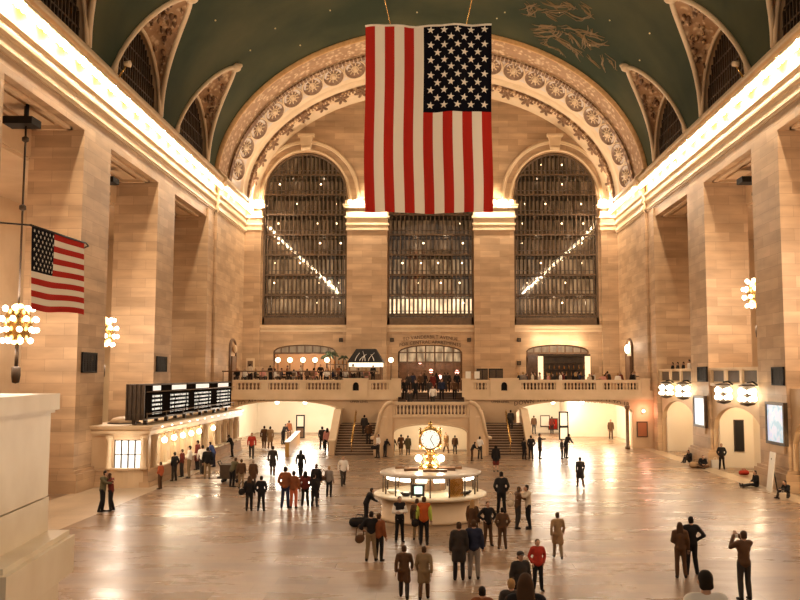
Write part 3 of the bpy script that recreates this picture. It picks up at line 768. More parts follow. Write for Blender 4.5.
vent(1, 44.95 + .2, 46.75, 5.45, 6.42, 'square dark vent grille on the nearest right pillar'); vent(1, 57.7, 59.75, 5.55, 6.55, 'dark vent grille on the second right pillar')

def screen_mat(i):
    m = mat('advert_picture_%d' % i, (.02, .02, .02), .3); nt = NT(m); tc = nt.n('ShaderNodeTexCoord'); z = nt.n('ShaderNodeTexNoise', i_Scale=1.1 + .4 * i, i_Detail=2.0)
    nt.l(tc.outputs['Object'], z.inputs['Vector'])
    nt.l(ramp(nt, z.outputs[0], [(.38, (.50, .72, .80)), (.48, (.92, .95, 1)), (.6, (.90, .84, 1)), (.72, (.72, .80, 1))]), nt.b.inputs['Emission Color']); nt.b.inputs['Emission Strength'].default_value = .95
    return m
for i, (y0, y1, z0, z1, lab) in enumerate(((58.1, 60.3, 2.65, 4.45, 'glowing advert screen on the second right pillar'), (44.95 + .15, 47.3, 2.5, 4.42, 'large glowing advert screen on the nearest right pillar'))):
    t = thing('advert_screen', lab, 'screen', (HW, (y0 + y1) / 2, z0), 0, 'advert lightboxes')
    b = MB(); x = HW - .005
    for (a, c, d, e) in ((y0 - .15, y1 + .15, z0 - .15, z0), (y0 - .15, y1 + .15, z1, z1 + .15), (y0 - .15, y0, z0, z1), (y1, y1 + .15, z0, z1)): b.box(x, x - .22, a, c, d, e)
    b.box(x, x - .05, y0, y1, z0, z1); b.build('frame', M['bronze'], t)
    b = MB(); b.quad((x - .16, y0, z0), (x - .16, y1, z0), (x - .16, y1, z1), (x - .16, y0, z1)); b.build('lit_picture', screen_mat(i), t)
    b = MB(); b.box(x, x - .12, y0 + .2, y1 - .2, z0 - .55, z0 - .18); b.build('lower_panel', M['plain'], t)

# ================================================================== RIGHT SIDE BAYS: low walls with arches, little balconies, lanterns
for (y0, y1, yc, hw) in ((61.35, 70.2, 65.78, 4.32), (48.85, 57.55, 53.2, 4.25), (36.35, 45.05, 40.7, 4.25)):
    b = MB(); X0 = 18.5
    # wall in the plane x = X0, arch opening along y (built like arch_cols, turned)
    tmp = MB(); arch_cols(tmp, X0, X0 + .3, y0, y1, 0, 5.3, [(yc, hw, 0, 2.5, 1.55)], 24)
    b.v = [(p[1], p[0], p[2]) for p in tmp.v]; b.f = tmp.f; b.m = tmp.m; b.sm = tmp.sm
    S(b, 'wall_bay', M['plain'])
    b = MB(); b.box(18.9, 27, y0, y1, 5.0, 5.3); S(b, 'floor_gallery', M['plain'])
    b = MB(); b.box(24.4, 24.7, y0 - 1.9, y1 + 1.9, 0, 5.0); b.box(X0 + .3, 21.5, y1 - .4, y1 - .01, 0, 5.0); b.box(X0 + .3, 21.5, y0 + .01, y0 + .4, 0, 5.0)
    tmp = MB(); arch_cols(tmp, 21.0, 21.4, y0 + .12, y1 - .12, 0, 5.0, [(yc - .4, 2.3, 0, 2.2, 1.1)], 16)
    o_ = len(b.v); b.v += [(p[1], p[0], p[2]) for p in tmp.v]; b.f += [tuple(i + o_ for i in f) for f in tmp.f]; b.m += tmp.m; b.sm += tmp.sm
    S(b, 'wall_bay_inner', M['cream']); point('bay_light', (22.8, yc, 3.6), BAYL * 1.5, .3, (1, .82, .55))
    point('bay_light', (20.4, yc - 1.5, 4.3), BAYL, .2, (1, .82, .55)); point('bay_light', (20.4, yc + 1.5, 4.3), BAYL, .2, (1, .82, .55))
    if y0 < 40: continue
    far = y0 > 60
    t = thing('gallery_parapet', 'panelled stone gallery parapet in the %s right bay' % ('far' if far else 'near'), 'parapet', (18.6, (y0 + y1) / 2, 5.3), 0, 'gallery parapets')
    b = MB(); b.box(18.35, 18.75, y0, y1, 5.3, 5.5); b.box(18.3, 18.8, y0, y1, 6.32, 6.46); b.box(18.5, 18.7, y0, y1, 5.5, 6.32); b.build('body', M['trim'], t)
    for k in range(4): y = y0 + .15 + (y1 - y0 - .3) * k / 3; b = MB(); b.box(18.36, 18.5, y - .18, y + .18, 5.5, 6.32); b.build('pier', M['trim'], t)
    for k in range(3):
        ya = y0 + .15 + (y1 - y0 - .3) * k / 3 + .35; yb = y0 + .15 + (y1 - y0 - .3) * (k + 1) / 3 - .35
        b = MB(); b.box(18.46, 18.5, ya, yb, 5.58, 6.26); b.build('sunk_panel', M['bronze'], t)
t = thing('dark_panel', 'tall dark notice panel on the cream wall inside the near right arch', 'panel', (20.0, 57.1, 1.05))
b = MB(); b.box(19.7, 20.35, 57.07, 57.15, 1.05, 3.1); b.build('frame', M['bronze'], t); b = MB(); b.box(19.76, 20.29, 57.04, 57.08, 1.11, 3.04); b.build('board', M['black'], t)
def lantern(y, lab, w=1.0):
    loc = (17.75, y, 4.85); L = Vector(loc)
    t = thing('lantern', lab, 'lantern', loc, 0, 'globe lanterns under the right galleries')
    b = MB(); b.tube([L + Vector((0, 0, .5)), L + Vector((0, 0, .72)), (18.05, y, 5.62), (18.34, y, 5.42)], .05, 8); b.build('bracket', M['black'], t)
    b = MB(); b.lathe([(0, -.62), (.14, -.58), (.4, -.5), (.46, -.42), (.2, -.36), (.18, .4), (.42, .5), (.5, .56), (.2, .66), (0, .7)], loc, 12); b.build('body', M['bronze'], t)
    for z, r, n in ((-.2, .42, 8), (.22, .40, 8)):
        for k in range(n): a = 2 * PI * k / n; o = link('globe', GLOBE, t, (r * math.cos(a), r * math.sin(a), z)); o.scale = (1.1,) * 3
    b = MB()
    for q in (-1, 1): b.tube([L + Vector((0, 0, .1)), L + Vector((0, q * .6, .0)), L + Vector((0, q * 1.05, .12))], .025, 6)
    b.build('side_arm', M['bronze'], t)
    for q in (-1, 1):
        for z in (.0, .3): link('globe', GLOBE, t, (0, q * 1.05, z))
    point('lantern_light', (17.1, y, 4.9), LANT, .3)
lantern(66.0, 'globe lantern under the far right gallery, farther of the two'); lantern(61.6, 'globe lantern beside the second right pillar, nearer of the far pair')
lantern(53.1, 'globe lantern under the near right gallery, beside its far pillar'); lantern(49.1, 'globe lantern under the near right gallery, nearest to the viewer')
# far end side walls: niches with lamps, bronze plate
for s, lab in ((-1, 'tall dark arched niche on the left end wall'), (1, 'tall arched niche with glowing lamp on the right end wall')):
    t = thing('wall_niche', lab, 'niche', (s * 18.05, 79, 4.5))
    b = MB(); b.prism([(78.0, 4.5), (80.2, 4.5), (80.2, 8.4)] + [(79.1 + 1.1 * math.cos(PI * k / 10), 8.4 + .8 * math.sin(PI * k / 10)) for k in range(1, 10)] + [(78.0, 8.4)], 'x', s * 18.1, s * 18.02); b.build('panel', M['plain'] if s < 0 else M['cream'], t)
    b = MB(); b.tube([(s * 18.0, 78, 4.5), (s * 18.0, 78, 8.4)] + [(s * 18.0, 79.1 - 1.1 * math.cos(PI * k / 10), 8.4 + .8 * math.sin(PI * k / 10)) for k in range(1, 10)] + [(s * 18.0, 80.2, 8.4), (s * 18.0, 80.2, 4.5)], .14, 6); b.build('surround', M['wood'], t)
    b = MB(); b.box(s * 17.85, s * 18.05, 78.35, 79.85, 4.5, 7.7); b.build('door_leaf', M['wood'], t)
    b = MB(); b.ell((s * 17.8, 79.1, 8.35), (.2, .3, .4)); b.build('lamp', M['globe'] if s > 0 else M['plain'], t)
point('niche_light', (17.2, 79.1, 8.6), 120, .2)
t = thing('bronze_plate', 'reddish bronze square plate on the pinkish wall right of the passage arch', 'plate', (17.3, 71.98, 1.0))
b = MB(); b.box(16.95, 17.68, 71.93, 72, 1.0, 2.12); b.build('plate', mat('red_bronze', (.32, .11, .04), .4), t); b = MB()
for a, c, d, e in ((16.88, 17.75, .93, 1.0), (16.88, 17.75, 2.12, 2.19), (16.88, 16.95, 1.0, 2.12), (17.68, 17.75, 1.0, 2.12)): b.box(a, c, 71.9, 72, d, e)
b.build('frame', M['bronze'], t)
t = thing('wall_lamp', 'small pinkish wall lamp above the bronze plate at the right', 'lamp', (17.4, 71.95, 3.0)); b = MB(); b.box(17.32, 17.48, 71.85, 72, 2.85, 3.15); b.build('bracket', M['bronze'], t)
b = MB(); b.ell((17.4, 71.75, 3.05), .15); b.build('globe', emit('pink_globe', (1, .62, .45), 6), t); point('wall_lamp_light', (17.4, 71.3, 3.05), 90, .15, (1, .45, .32))
t = thing('column', 'dark slim column beside the right passage arch', 'column', (16.35, 72.9, 0))
b = MB(); b.lathe([(.22, 0), (.22, .2), (.15, .25), (.14, 3.2), (.22, 3.3), (.22, 3.5)], (16.0, 71.5, 0), 12); b.build('shaft', M['wood'], t)

# ================================================================== PAINTED CEILING FIGURE AND STARS
MURAL = [[(2.0443,68.39),(2.085,67.9),(2.1388,67.14)],[(2.0459,69.13),(2.0893,68.44),(2.1346,67.52)],[(2.0469,69.8),(2.0942,69.04),(2.136,68.1)],[(2.0551,70.41),(2.1084,69.84),(2.1508,68.45)],[(2.14,67.27),(2.1408,68.63),(2.1662,69.26),(2.2053,69.13),(2.2443,69.27),(2.2923,69.33),(2.3156,69.78)],[(2.1641,66.98),(2.2,66.3),(2.2521,65.98),(2.2987,65.12),(2.3449,64.79)],[(2.1881,67.43),(2.2278,67.4),(2.2591,67.98),(2.2845,68.69)],[(2.2326,66.39),(2.2803,66.28),(2.3086,67.17),(2.3347,67.82)],[(2.2987,65.12),(2.2992,64.52)],[(2.2838,65.89),(2.3272,65.36),(2.3723,64.87)],[(2.2978,66.34),(2.3546,66.07),(2.4068,65.06)],[(2.3152,67.02),(2.3645,66.14)],[(2.2284,68.97),(2.2472,69.54),(2.2802,69.79),(2.2946,70.63)],[(2.1187,70.14),(2.1189,71.12),(2.1446,71.32),(2.1846,71.2)],[(2.1846,71.2),(2.2061,71.26),(2.2188,71.68)],[(2.3311,68.89),(2.3652,69.37),(2.4198,69.79)],[(2.4089,67.54),(2.424,68.8),(2.4458,69.22)],[(2.4275,67.2),(2.4603,67.1),(2.4828,67.79)],[(2.0655,65.45),(2.0908,65.9),(2.1307,66.25)],[(2.0709,65.23),(2.1247,64.79),(2.1528,63.9)],[(2.0486,64.19),(2.0963,64.01),(2.1438,62.98),(2.178,62.78)],[(2.1332,62.63),(2.1672,62.44),(2.1811,62.73)],[(2.1528,63.9),(2.1988,64.03),(2.2402,63.64),(2.2748,62.66)],[(2.216,62.22),(2.2482,62.39),(2.2734,62.55)],[(1.9667,66.36),(1.9954,65.45),(2.0235,64.53)],[(1.9789,67.21),(2.0234,66.48),(2.0308,65.53)],[(1.9731,65.18),(1.9988,65.96),(1.9984,66.96)],[(2.0778,63.49),(2.1255,64.09)],[(2.163,63.45),(2.1792,62.89)],[(2.2171,61.67),(2.2551,61.72)],[(2.1595,69.39),(2.2108,69.66),(2.2467,69.88)],[(2.1579,67.55),(2.1545,68.85)],[(2.2564,66.34),(2.2958,66.85),(2.3047,68.22)],[(2.2145,67.67),(2.2486,68.53)],[(2.0217,65.24),(2.0562,65.17)]]
STARS = [(1.5085, 69.32), (1.8681, 69.18), (2.5461, 59.01), (1.6832, 72.93), (2.1342, 64.49), (0.6392, 57.93), (0.711, 65.46), (1.1288, 65.96), (0.8661, 64.8), (2.3553, 61.53), (2.5773, 63.29), (2.3228, 67.15), (1.8982, 67.7), (0.9444, 69.94), (2.8335, 65.47), (0.469, 68.03)]
t = thing('ceiling_painting', 'gold line painting of a winged figure on the green vault', 'painting', (8, 69, 33))
b = MB()
def ribbon(b, pts, w):
    P = []
    for i in range(len(pts) - 1):
        for k in range(5):
            f = k / 5; P.append((pts[i][0] + (pts[i + 1][0] - pts[i][0]) * f, pts[i][1] + (pts[i + 1][1] - pts[i][1]) * f))
    P.append(pts[-1]); Q = []
    for i, (ph, y) in enumerate(P):
        ph += .004 * math.sin(i * .9); p = vault(ph, y); n = Vector((math.cos(ph) / VA, 0, -math.sin(ph) / VB)).normalized(); Q.append(p + n * .03)
    b.tube(Q, [w * (.35 + .65 * math.sin(PI * (i + .5) / len(Q))) for i in range(len(Q))], 4)
for st in MURAL: ribbon(b, st, .065)
random.seed(11)
for st in MURAL:
    for q in range(2): ribbon(b, [(p + random.uniform(-.025, .025), y + random.uniform(-.5, .5)) for p, y in st], .04)
b.build('figure_lines', mat('gold_paint', (.20, .12, .04), .6), t)
b = MB()
for ph, y in STARS:
    p = vault(ph, y); n = Vector((math.cos(ph) / VA, 0, -math.sin(ph) / VB)).normalized(); b.ell(p + n * .03, .07, 6, 4)
b.build('gilt_stars', mat('gilt_star', (.75, .6, .3), .4), t)

# ================================================================== LETTERING
def text_mesh(s, size, extr=.02):
    cu = bpy.data.curves.new('tmp', 'FONT'); cu.body = s; cu.size = size; cu.extrude = extr; cu.align_x = 'CENTER'; cu.resolution_u = 2
    o = bpy.data.objects.new('tmp', cu); COL.objects.link(o); bpy.context.view_layer.update()
    me = bpy.data.meshes.new_from_object(o.evaluated_get(bpy.context.evaluated_depsgraph_get())); bpy.data.objects.remove(o); bpy.data.curves.remove(cu); return me
def sign(s, size, x, y, z, m, name, label, curve=None, stretch=1.0):
    me = text_mesh(s, size); me.materials.clear(); me.materials.append(m)
    for v in me.vertices:
        lx, ly, lz = v.co; lx *= stretch
        dz = curve(lx) if curve else 0
        v.co = (lx, -lz, ly + dz)
    o = link(name, me, None, (x, y, z)); o['label'] = label; o['category'] = 'lettering'; return o
M['letter'] = mat('bronze_letters', (.10, .05, .02), .4, .4)
sign('TO VANDERBILT AVENUE', .46, -.08, WY - .03, 9.52, M['letter'], 'lettering', 'upper line of bronze letters over the centre balcony doorway', lambda x: -.035 * x * x)
sign('FOR CENTRAL APARTMENTS', .46, -.08, WY - .03, 9.02, M['letter'], 'lettering', 'lower line of bronze letters over the centre balcony doorway', lambda x: -.035 * x * x)
sign('DOWN TO GATES', .5, 8.9, BY - .03, 3.72, M['letter'], 'lettering', 'curved bronze letters over the left half of the right passage arch', lambda x: .07 * x - .02 * x * x)
sign('TRACKS 11 TO 18', .5, 14.3, BY - .03, 3.66, M['letter'], 'lettering', 'curved bronze letters over the right half of the right passage arch', lambda x: -.08 * x - .02 * x * x)
sign('TO ALL TRAINS', .5, -14.2, BY - .03, 3.72, M['letter'], 'lettering', 'curved bronze letters over the left passage arch', lambda x: .10 * x - .02 * x * x)
sign('UPPER LEVEL', .26, 5.7, BY - .02, 3.72, M['letter'], 'lettering', 'small bronze letters on the wall over the right stairs')
sign('UPPER LEVEL', .26, -5.9, BY - .02, 3.72, M['letter'], 'lettering', 'small bronze letters on the wall over the left stairs')

# ================================================================== TICKET OFFICE (left)
BXF, BY0, BY1, BH = -15.2, 47.3, 70.2, 3.2
t = thing('ticket_office', 'long stone ticket office with lit windows along the left wall', 'ticket office', (-16.7, 58.5, 0))
b = MB()
b.box(-18.05, BXF - .35, BY0 + .35, BY1, .9, BH)
# near end wall with the wide window (x -17.05 .. -15.65)
b.build('core', M['plain'], t)
b = MB(); b.box(-18.9, BXF + .02, BY0 - .02, BY1, 0, .95); b.box(-18.9, BXF + .12, BY0 - .12, BY1, 0, .28); b.box(-18.9, BXF + .06, BY0 - .06, BY1, .86, .98)
b.build('base', M['stone'], t)
b = MB()
for (a, c) in ((-18.9, -18.5), (-17.55, -17.1), (-15.62, BXF)): b.box(a, c, BY0, BY0 + .4, .95, 2.75)
b.box(-18.5, -17.55, BY0 + .12, BY0 + .4, .95, 2.75); b.box(-17.1, -15.62, BY0 + .05, BY0 + .4, 2.52, 2.75)
b.build('end_wall', M['plain'], t)
for x in (-17.28, -15.42): b = MB(); b.lathe([(.2, .95), (.2, 1.05), (.15, 1.1), (.13, 2.45), (.2, 2.55), (.2, 2.75)], (x, BY0 - .06, 0), 10); b.build('end_column', M['trim'], t)
b = MB()
for (e, z0, z1) in ((.02, 2.75, 2.85), (.10, 2.85, 3.0), (.05, 3.0, 3.1), (.22, 3.1, 3.2), (.3, 3.2, 3.28)): b.box(-18.9, BXF + e, BY0 - e, BY1 + .1, z0, z1)
b.build('entablature', M['trim'], t)
b = MB(); b.prism([(-17.5 + 1.1 * 1.0 * k / 8 * 2 - .0, BY0 - .45 * math.sin(PI * k / 8)) for k in range(9)], 'z', .93, 1.03); b.prism([(-17.4 + 2.0 * k / 8, BY0 - .36 * math.sin(PI * k / 8)) for k in range(9)], 'z', 0, .93); b.build('bay_counter', M['trim'], t)
wl = pane_mat('lit_ticket_window', (1.0, .90, .74), 4.0, .45); wl2 = pane_mat('dim_ticket_window', (.75, .42, .2), .5, .3)
b = MB(); b.box(-17.1, -15.62, BY0 + .3, BY0 + .34, .95, 2.52); w = b.build('end_window', wl, t)
b = MB()
for k in range(5): x = -17.1 + 1.48 * k / 4; b.box(x - .03, x + .03, BY0 + .2, BY0 + .3, .95, 2.52)
b.box(-17.1, -15.62, BY0 + .2, BY0 + .3, 2.46, 2.54); b.box(-17.1, -15.62, BY0 + .2, BY0 + .3, 1.7, 1.74); b.build('window_bars', M['bronze'], w)
bays = [49.3 + 1.83 * k for k in range(12)]
for k, y in enumerate(bays):
    pl = MB()
    pl.box(BXF - .35, BXF, y - 1.14, y - .70, .95, 2.75); pl.lathe([(.2, .95), (.2, 1.05), (.14, 1.1), (.12, 2.45), (.2, 2.55), (.2, 2.75)], (BXF + .02, y - .92, 0), 10)
    pl.build('pilaster', M['trim'], t)
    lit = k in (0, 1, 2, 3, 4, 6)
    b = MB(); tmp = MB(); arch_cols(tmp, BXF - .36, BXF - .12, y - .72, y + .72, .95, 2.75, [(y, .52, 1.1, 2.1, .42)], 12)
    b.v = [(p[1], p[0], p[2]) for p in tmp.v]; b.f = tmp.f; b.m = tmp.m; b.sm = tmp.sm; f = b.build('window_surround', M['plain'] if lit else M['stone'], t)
    b = MB(); b.box(BXF - .34, BXF - .32, y - .55, y + .55, 1.08, 2.55); b.build('ticket_window', wl if lit else wl2, t)
    b = MB()
    for q in (-.18, .18): b.box(BXF - .3, BXF - .26, y + q - .015, y + q + .015, 1.1, 2.5)
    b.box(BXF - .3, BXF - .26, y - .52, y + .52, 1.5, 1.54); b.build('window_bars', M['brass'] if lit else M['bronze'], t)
    b = MB(); b.box(BXF, BXF + .42, y - .7, y + .7, 1.0, 1.08); b.build('counter_shelf', M['marble'], t)
    if lit:
        b = MB(); b.ell((BXF + .25, y, 2.38), .16); b.build('globe_lamp', M['globe'], t)
        b = MB(); b.tube([(BXF - .1, y, 2.7), (BXF + .25, y, 2.7), (BXF + .25, y, 2.5)], .03, 6); b.build('lamp_bracket', M['brass'], t)
        point('ticket_light', (BXF + .6, y, 2.3), 70, .12, (1, .85, .6))
    b = MB(); b.lathe([(0, 0), (.08, .02), (.08, .06)], (BXF + .2, y - .4, 3.1), 8); b.build('downlight', M['globe'], t)
point('ticket_light', (-16.4, BY0 - .6, 2.2), 60, .12, (1, .9, .75))
b = MB(); b.box(-18.0, -16.2, 46.0, 46.9, 0, .01)
t = thing('roof_cover', 'low rounded cover lying on the ticket office roof beside the board', 'cover', (-17.3, 49.5, 3.28))
b = MB(); b.lathe([(.75, 0), (.8, .12), (.62, .3), (.3, .38), (0, .4)], (-17.3, 49.5, 3.28), 16); b.build('dome', M['plain'], t); b = MB(); b.lathe([(.9, 0), (.9, .06), (.75, .08)], (-17.3, 49.5, 3.28), 16); b.build('rim', M['bronze'], t)

# departure board on its roof
t = thing('departure_board', 'long black departure board standing on the ticket office roof', 'board', (-16, 58, 3.28))
bz0, bz1 = 3.55, 5.5
b = MB(); b.box(-16.5, -15.56, 47.5, 68.1, bz0, bz1); b.build('case', M['bronze'], t)
b = MB()
for k in range(5): x = -16.5 + .94 * k / 4; b.box(x - .04, x + .04, 47.42, 47.5, bz0, bz1)
b.box(-16.55, -15.5, 47.4, 47.5, bz0 + .25, bz0 + .31); b.box(-16.55, -15.5, 47.4, 47.5, bz1 - .5, bz1 - .45); b.build('end_ribs', M['bronze'], t)
b = MB(); b.box(-15.56, -15.52, 47.6, 68.0, bz0 + .1, bz1 - .08); b.build('face', mat('board_face', (.010, .008, .007), 1, spec=0), t)
b = MB(); b.tube([(-15.35, 47.3, bz0 + .35), (-15.35, 68.2, bz0 + .35)], .035, 6); b.tube([(-15.35, 47.3, bz1 - .42), (-15.35, 68.2, bz1 - .42)], .03, 6)
for k in range(7): y = 47.4 + 20.6 * k / 6; b.tube([(-15.35, y, bz0), (-15.35, y, bz0 + .4)], .03, 6); b.tube([(-15.35, y, bz0 + .1), (-15.6, y, bz0 + .05)], .03, 6)
b.build('guard_rail', M['bars'], t)
for k in range(6):
    y = 48.2 + 19 * k / 5
    for x in (-16.4, -15.8): b = MB(); b.box(x, x + .2, y - .1, y + .1, 3.28, bz0); b.build('foot', M['bronze'], t)
panels = [(48.6, 50.4), (51.9, 55.9), (57.2, 61.6), (63.2, 67.4)]
M['board'] = emit('board_letters', (1, .90, .74), 1.3)
dest = ['STAMFORD', 'NEW HAVEN', 'WHITE PLAINS', 'CROTON', 'BREWSTER', 'SOUTHEAST', 'HARRISON', 'WASSAIC', 'NORWALK', 'DANBURY', 'LARCHMONT', 'PORTCHESTER']
random.seed(3)
for pi_, (y0, y1) in enumerate(panels):
    b = MB(); b.box(-15.52, -15.48, y0 + (y1 - y0) * .12, y0 + (y1 - y0) * .85, bz1 - .37, bz1 - .10); b.build('header_light', M['board'], t)
    for r in range(5):
        s = '%d:%02d  %s  %d' % (random.randint(1, 12), random.randint(0, 59), random.choice(dest) if pi_ else random.choice(dest)[:6], random.randint(11, 42))
        me = text_mesh(s, .16, .008); wdt = max(v.co.x for v in me.vertices) - min(v.co.x for v in me.vertices); me.materials.clear(); me.materials.append(M['board'])
        for v in me.vertices:
            lx, ly, lz = v.co; v.co = (lz + .5, -lx * (y1 - y0) * .95 / wdt * -1 * 1.0, ly)
        for v in me.vertices: v.co.y = v.co.y
        o = link('timetable_line', me, t); o.location = Vector((-16.0 + .02 + .0, (y0 + y1) / 2, bz1 - .74 - r * .235)) - t.location + Vector((0, 0, 0)); o['kind'] = 'thing'

# ================================================================== ROUND INFORMATION KIOSK WITH CLOCK
KX, KY, KR = -.03, 37.45, 2.12
t = thing('information_kiosk', 'round marble information kiosk with lit glass windows', 'kiosk', (KX, KY, 0))
b = MB(); b.lathe([(KR - .05, 0), (KR, .02), (KR, .12), (KR - .06, .16), (KR - .06, .94), (KR - .3, .94), (KR - .3, 0)], (KX, KY, 0), 48); b.build('base_wall', M['trim'], t)
b = MB(); b.lathe([(KR - .45, .94), (KR + .22, .94), (KR + .26, .98), (KR + .26, 1.04), (KR + .22, 1.07), (KR - .45, 1.07)], (KX, KY, 0), 48); b.build('counter', M['marble'], t)
G = KR - .12; NSEG = 16
def kp(a, r, z): return (KX + r * math.sin(a), KY - r * math.cos(a), z)
b = MB()
for k in range(NSEG):
    a0, a1 = 2 * PI * (k + .02) / NSEG, 2 * PI * (k + .98) / NSEG; b.quad(kp(a0, G, 1.07), kp(a1, G, 1.07), kp(a1, G, 1.82), kp(a0, G, 1.82))
b.build('glass_panes', M['glass'], t)
for k in range(NSEG):
    a = 2 * PI * k / NSEG; b = MB(); b.tube([kp(a, G, 1.05), kp(a, G, 1.86)], .035, 6); b.build('glazing_post', M['bronze'], t)
b = MB(); b.lathe([(0, 2.02), (.9, 2.02), (KR - .3, 1.98), (KR - .02, 1.95), (KR + .02, 1.92), (KR + .02, 1.84), (KR - .15, 1.82), (KR - .4, 1.82), (0, 1.86)], (KX, KY, 0), 48); b.build('roof', noisy('zinc_roof', (.55, .46, .36), (.42, .34, .26), 1.5, .3), t)
for (x, y, sx, sy, h) in ((-.8, -.5, .3, .2, .1), (.7, -.4, .35, .22, .12), (.2, -.9, .5, .15, .08), (1.1, .3, .25, .3, .1), (-1.2, .4, .3, .2, .08)): b = MB(); b.box(KX + x - sx, KX + x + sx, KY + y - sy, KY + y + sy, 2.0, 2.02 + h); b.build('roof_box', M['wood'], t)
for k in range(NSEG):
    if k in (1,): continue
    a0, a1 = 2 * PI * (k + .2) / NSEG, 2 * PI * (k + .8) / NSEG; b = MB(); b.add([kp(a0, G - .1, 1.66), kp(a1, G - .1, 1.66), kp(a1, G - .1, 1.79), kp(a0, G - .1, 1.79), kp(a0, G - .3, 1.66), kp(a1, G - .3, 1.66), kp(a1, G - .3, 1.79), kp(a0, G - .3, 1.79)], [(0, 1, 2, 3), (4, 7, 6, 5), (0, 4, 5, 1), (3, 2, 6, 7), (0, 3, 7, 4), (1, 5, 6, 2)]); b.build('tube_light', M['tube'], t)
b = MB(); b.lathe([(.55, 0), (.55, 1.84)], (KX, KY, 0), 20); b.build('core_column', M['cream'], t)
for k in range(7):
    a = -1.35 + .45 * k; q = Vector(kp(a, .62, 1.18)); b = MB(); dx = Vector((math.cos(a), math.sin(a), 0)) * .17; dn = Vector((math.sin(a), -math.cos(a), 0)) * .03
    b.hexa([tuple(q - dx), tuple(q + dx), tuple(q + dx + dn), tuple(q - dx + dn)], [tuple(q - dx + Vector((0, 0, .42))), tuple(q + dx + Vector((0, 0, .42))), tuple(q + dx + dn + Vector((0, 0, .42))), tuple(q - dx + dn + Vector((0, 0, .42)))])
    b.build('timetable_rack', M['wood'] if k % 2 else M['bars'], t)
b = MB(); b.lathe([(KR - .5, .95), (1.2, .95)], (KX, KY, 0), 32); b.build('inner_desk', M['cream'], t)
b = MB(); a0, a1 = 2 * PI * 1.05 / NSEG, 2 * PI * 1.95 / NSEG; b.quad(kp(a0, G - .06, 1.07), kp(a1, G - .06, 1.07), kp(a1, G - .06, 1.8), kp(a0, G - .06, 1.8)); b.build('door_panel', M['brass'], t)
for k, (a, r, z) in enumerate(((-.35, .9, 1.45), (.9, .9, 1.45), (-1.0, .9, 1.45))): point('kiosk_light', kp(a, 1.25, 1.6), 45, .1, (1, .92, .78))
# screen and papers on the inner desk
t = thing('monitor', 'small monitor with glowing screen behind the kiosk glass', 'monitor', kp(-.28, 1.75, 1.07))
L = Vector(kp(-.28, 1.75, 1.07)); b = MB(); b.box(L.x - .26, L.x + .26, L.y - .04, L.y + .1, L.z + .05, L.z + .52); b.box(L.x - .1, L.x + .1, L.y - .03, L.y + .1, L.z, L.z + .06); b.build('housing', M['black'], t)
b = MB(); b.box(L.x - .16, L.x + .16, L.y - .06, L.y - .04, L.z + .14, L.z + .44); b.build('screen', emit('pale_screen', (.75, 1, .9), 2.2), t)
for a, lab in ((-.62, 'dark tray of leaflets behind the left kiosk glass'), (.75, 'dark tray of leaflets behind the right kiosk glass'), (1.05, 'dark desk machine at the right edge inside the kiosk'), (-1.15, 'pale stack of timetables at the left edge inside the kiosk')):
    L = Vector(kp(a, 1.7, 1.07)); t = thing('leaflet_tray', lab, 'tray', L); b = MB(); b.lathe([(.12, 0), (.26, .14), (.24, .16), (.1, .03)], L, 12); b.build('tray', M['black'] if a > -1 else M['white'], t)
    b = MB(); b.box(L.x - .12, L.x + .12, L.y - .1, L.y + .1, L.z + .03, L.z + .17); b.build('papers', M['white'], t)
# clock
t = thing('clock', 'four-faced brass clock glowing on top of the round kiosk', 'clock', (KX, KY, 2.02))
b = MB(); b.lathe([(.5, 2.02), (.5, 2.12), (.34, 2.2), (.22, 2.35), (.3, 2.5), (.34, 2.62), (.2, 2.72), (.16, 2.82), (.28, 2.9)], (KX, KY, 0), 16); b.build('pedestal', M['brass'], t)
b = MB(); b.ell((KX, KY, 3.3), (.40, .40, .46), 20, 14); b.lathe([(.2, 3.7), (.26, 3.76), (.1, 3.82), (.07, 3.86), (.12, 3.92), (.06, 4.0), (0, 4.05)], (KX, KY, 0), 12); b.build('case', M['brass'], t)
for k in range(4):
    a = PI / 2 * k; d = Vector((math.sin(a), -math.cos(a), 0)); Rm = Matrix.Rotation(a, 3, 'Z'); c = Vector((KX, KY, 3.3)) + d * .34
    def disc(r, off, m, nm, par, prof=None):
        b = MB(); n = 28; q = [c + d * off + Rm @ Vector((r * math.cos(2 * PI * j / n), 0, r * math.sin(2 * PI * j / n))) for j in range(n)]; q2 = [p - d * .05 for p in q]
        b.add(q + q2, [tuple(range(n)), tuple(range(2 * n - 1, n - 1, -1))] + [(j, (j + 1) % n, (j + 1) % n + n, j + n) for j in range(n)]); return b.build(nm, m, par)
    f = disc(.40, .10, emit('clock_face', (1, .93, .76), 1.5) if k == 0 else bpy.data.materials['clock_face'], 'clock_face', t)
    b = MB(); b.tube([c + d * .09 + Rm @ Vector((.43 * math.cos(2 * PI * j / 28), 0, .43 * math.sin(2 * PI * j / 28))) for j in range(28)], .05, 8, closed=True); b.build('bezel', M['brass'], f)
    b = MB()
    for ang, ln in ((.5, .2), (2.6, .3)): b.tube([c + d * .115, c + d * .115 + Rm @ Vector((ln * math.sin(ang), 0, ln * math.cos(ang)))], .014, 5)
    for j in range(12): an = PI / 6 * j; b.tube([c + d * .11 + Rm @ Vector((r * math.sin(an), 0, r * math.cos(an))) for r in (.30, .36)], .012, 4)
    b.build('clock_hands', M['black'], f)
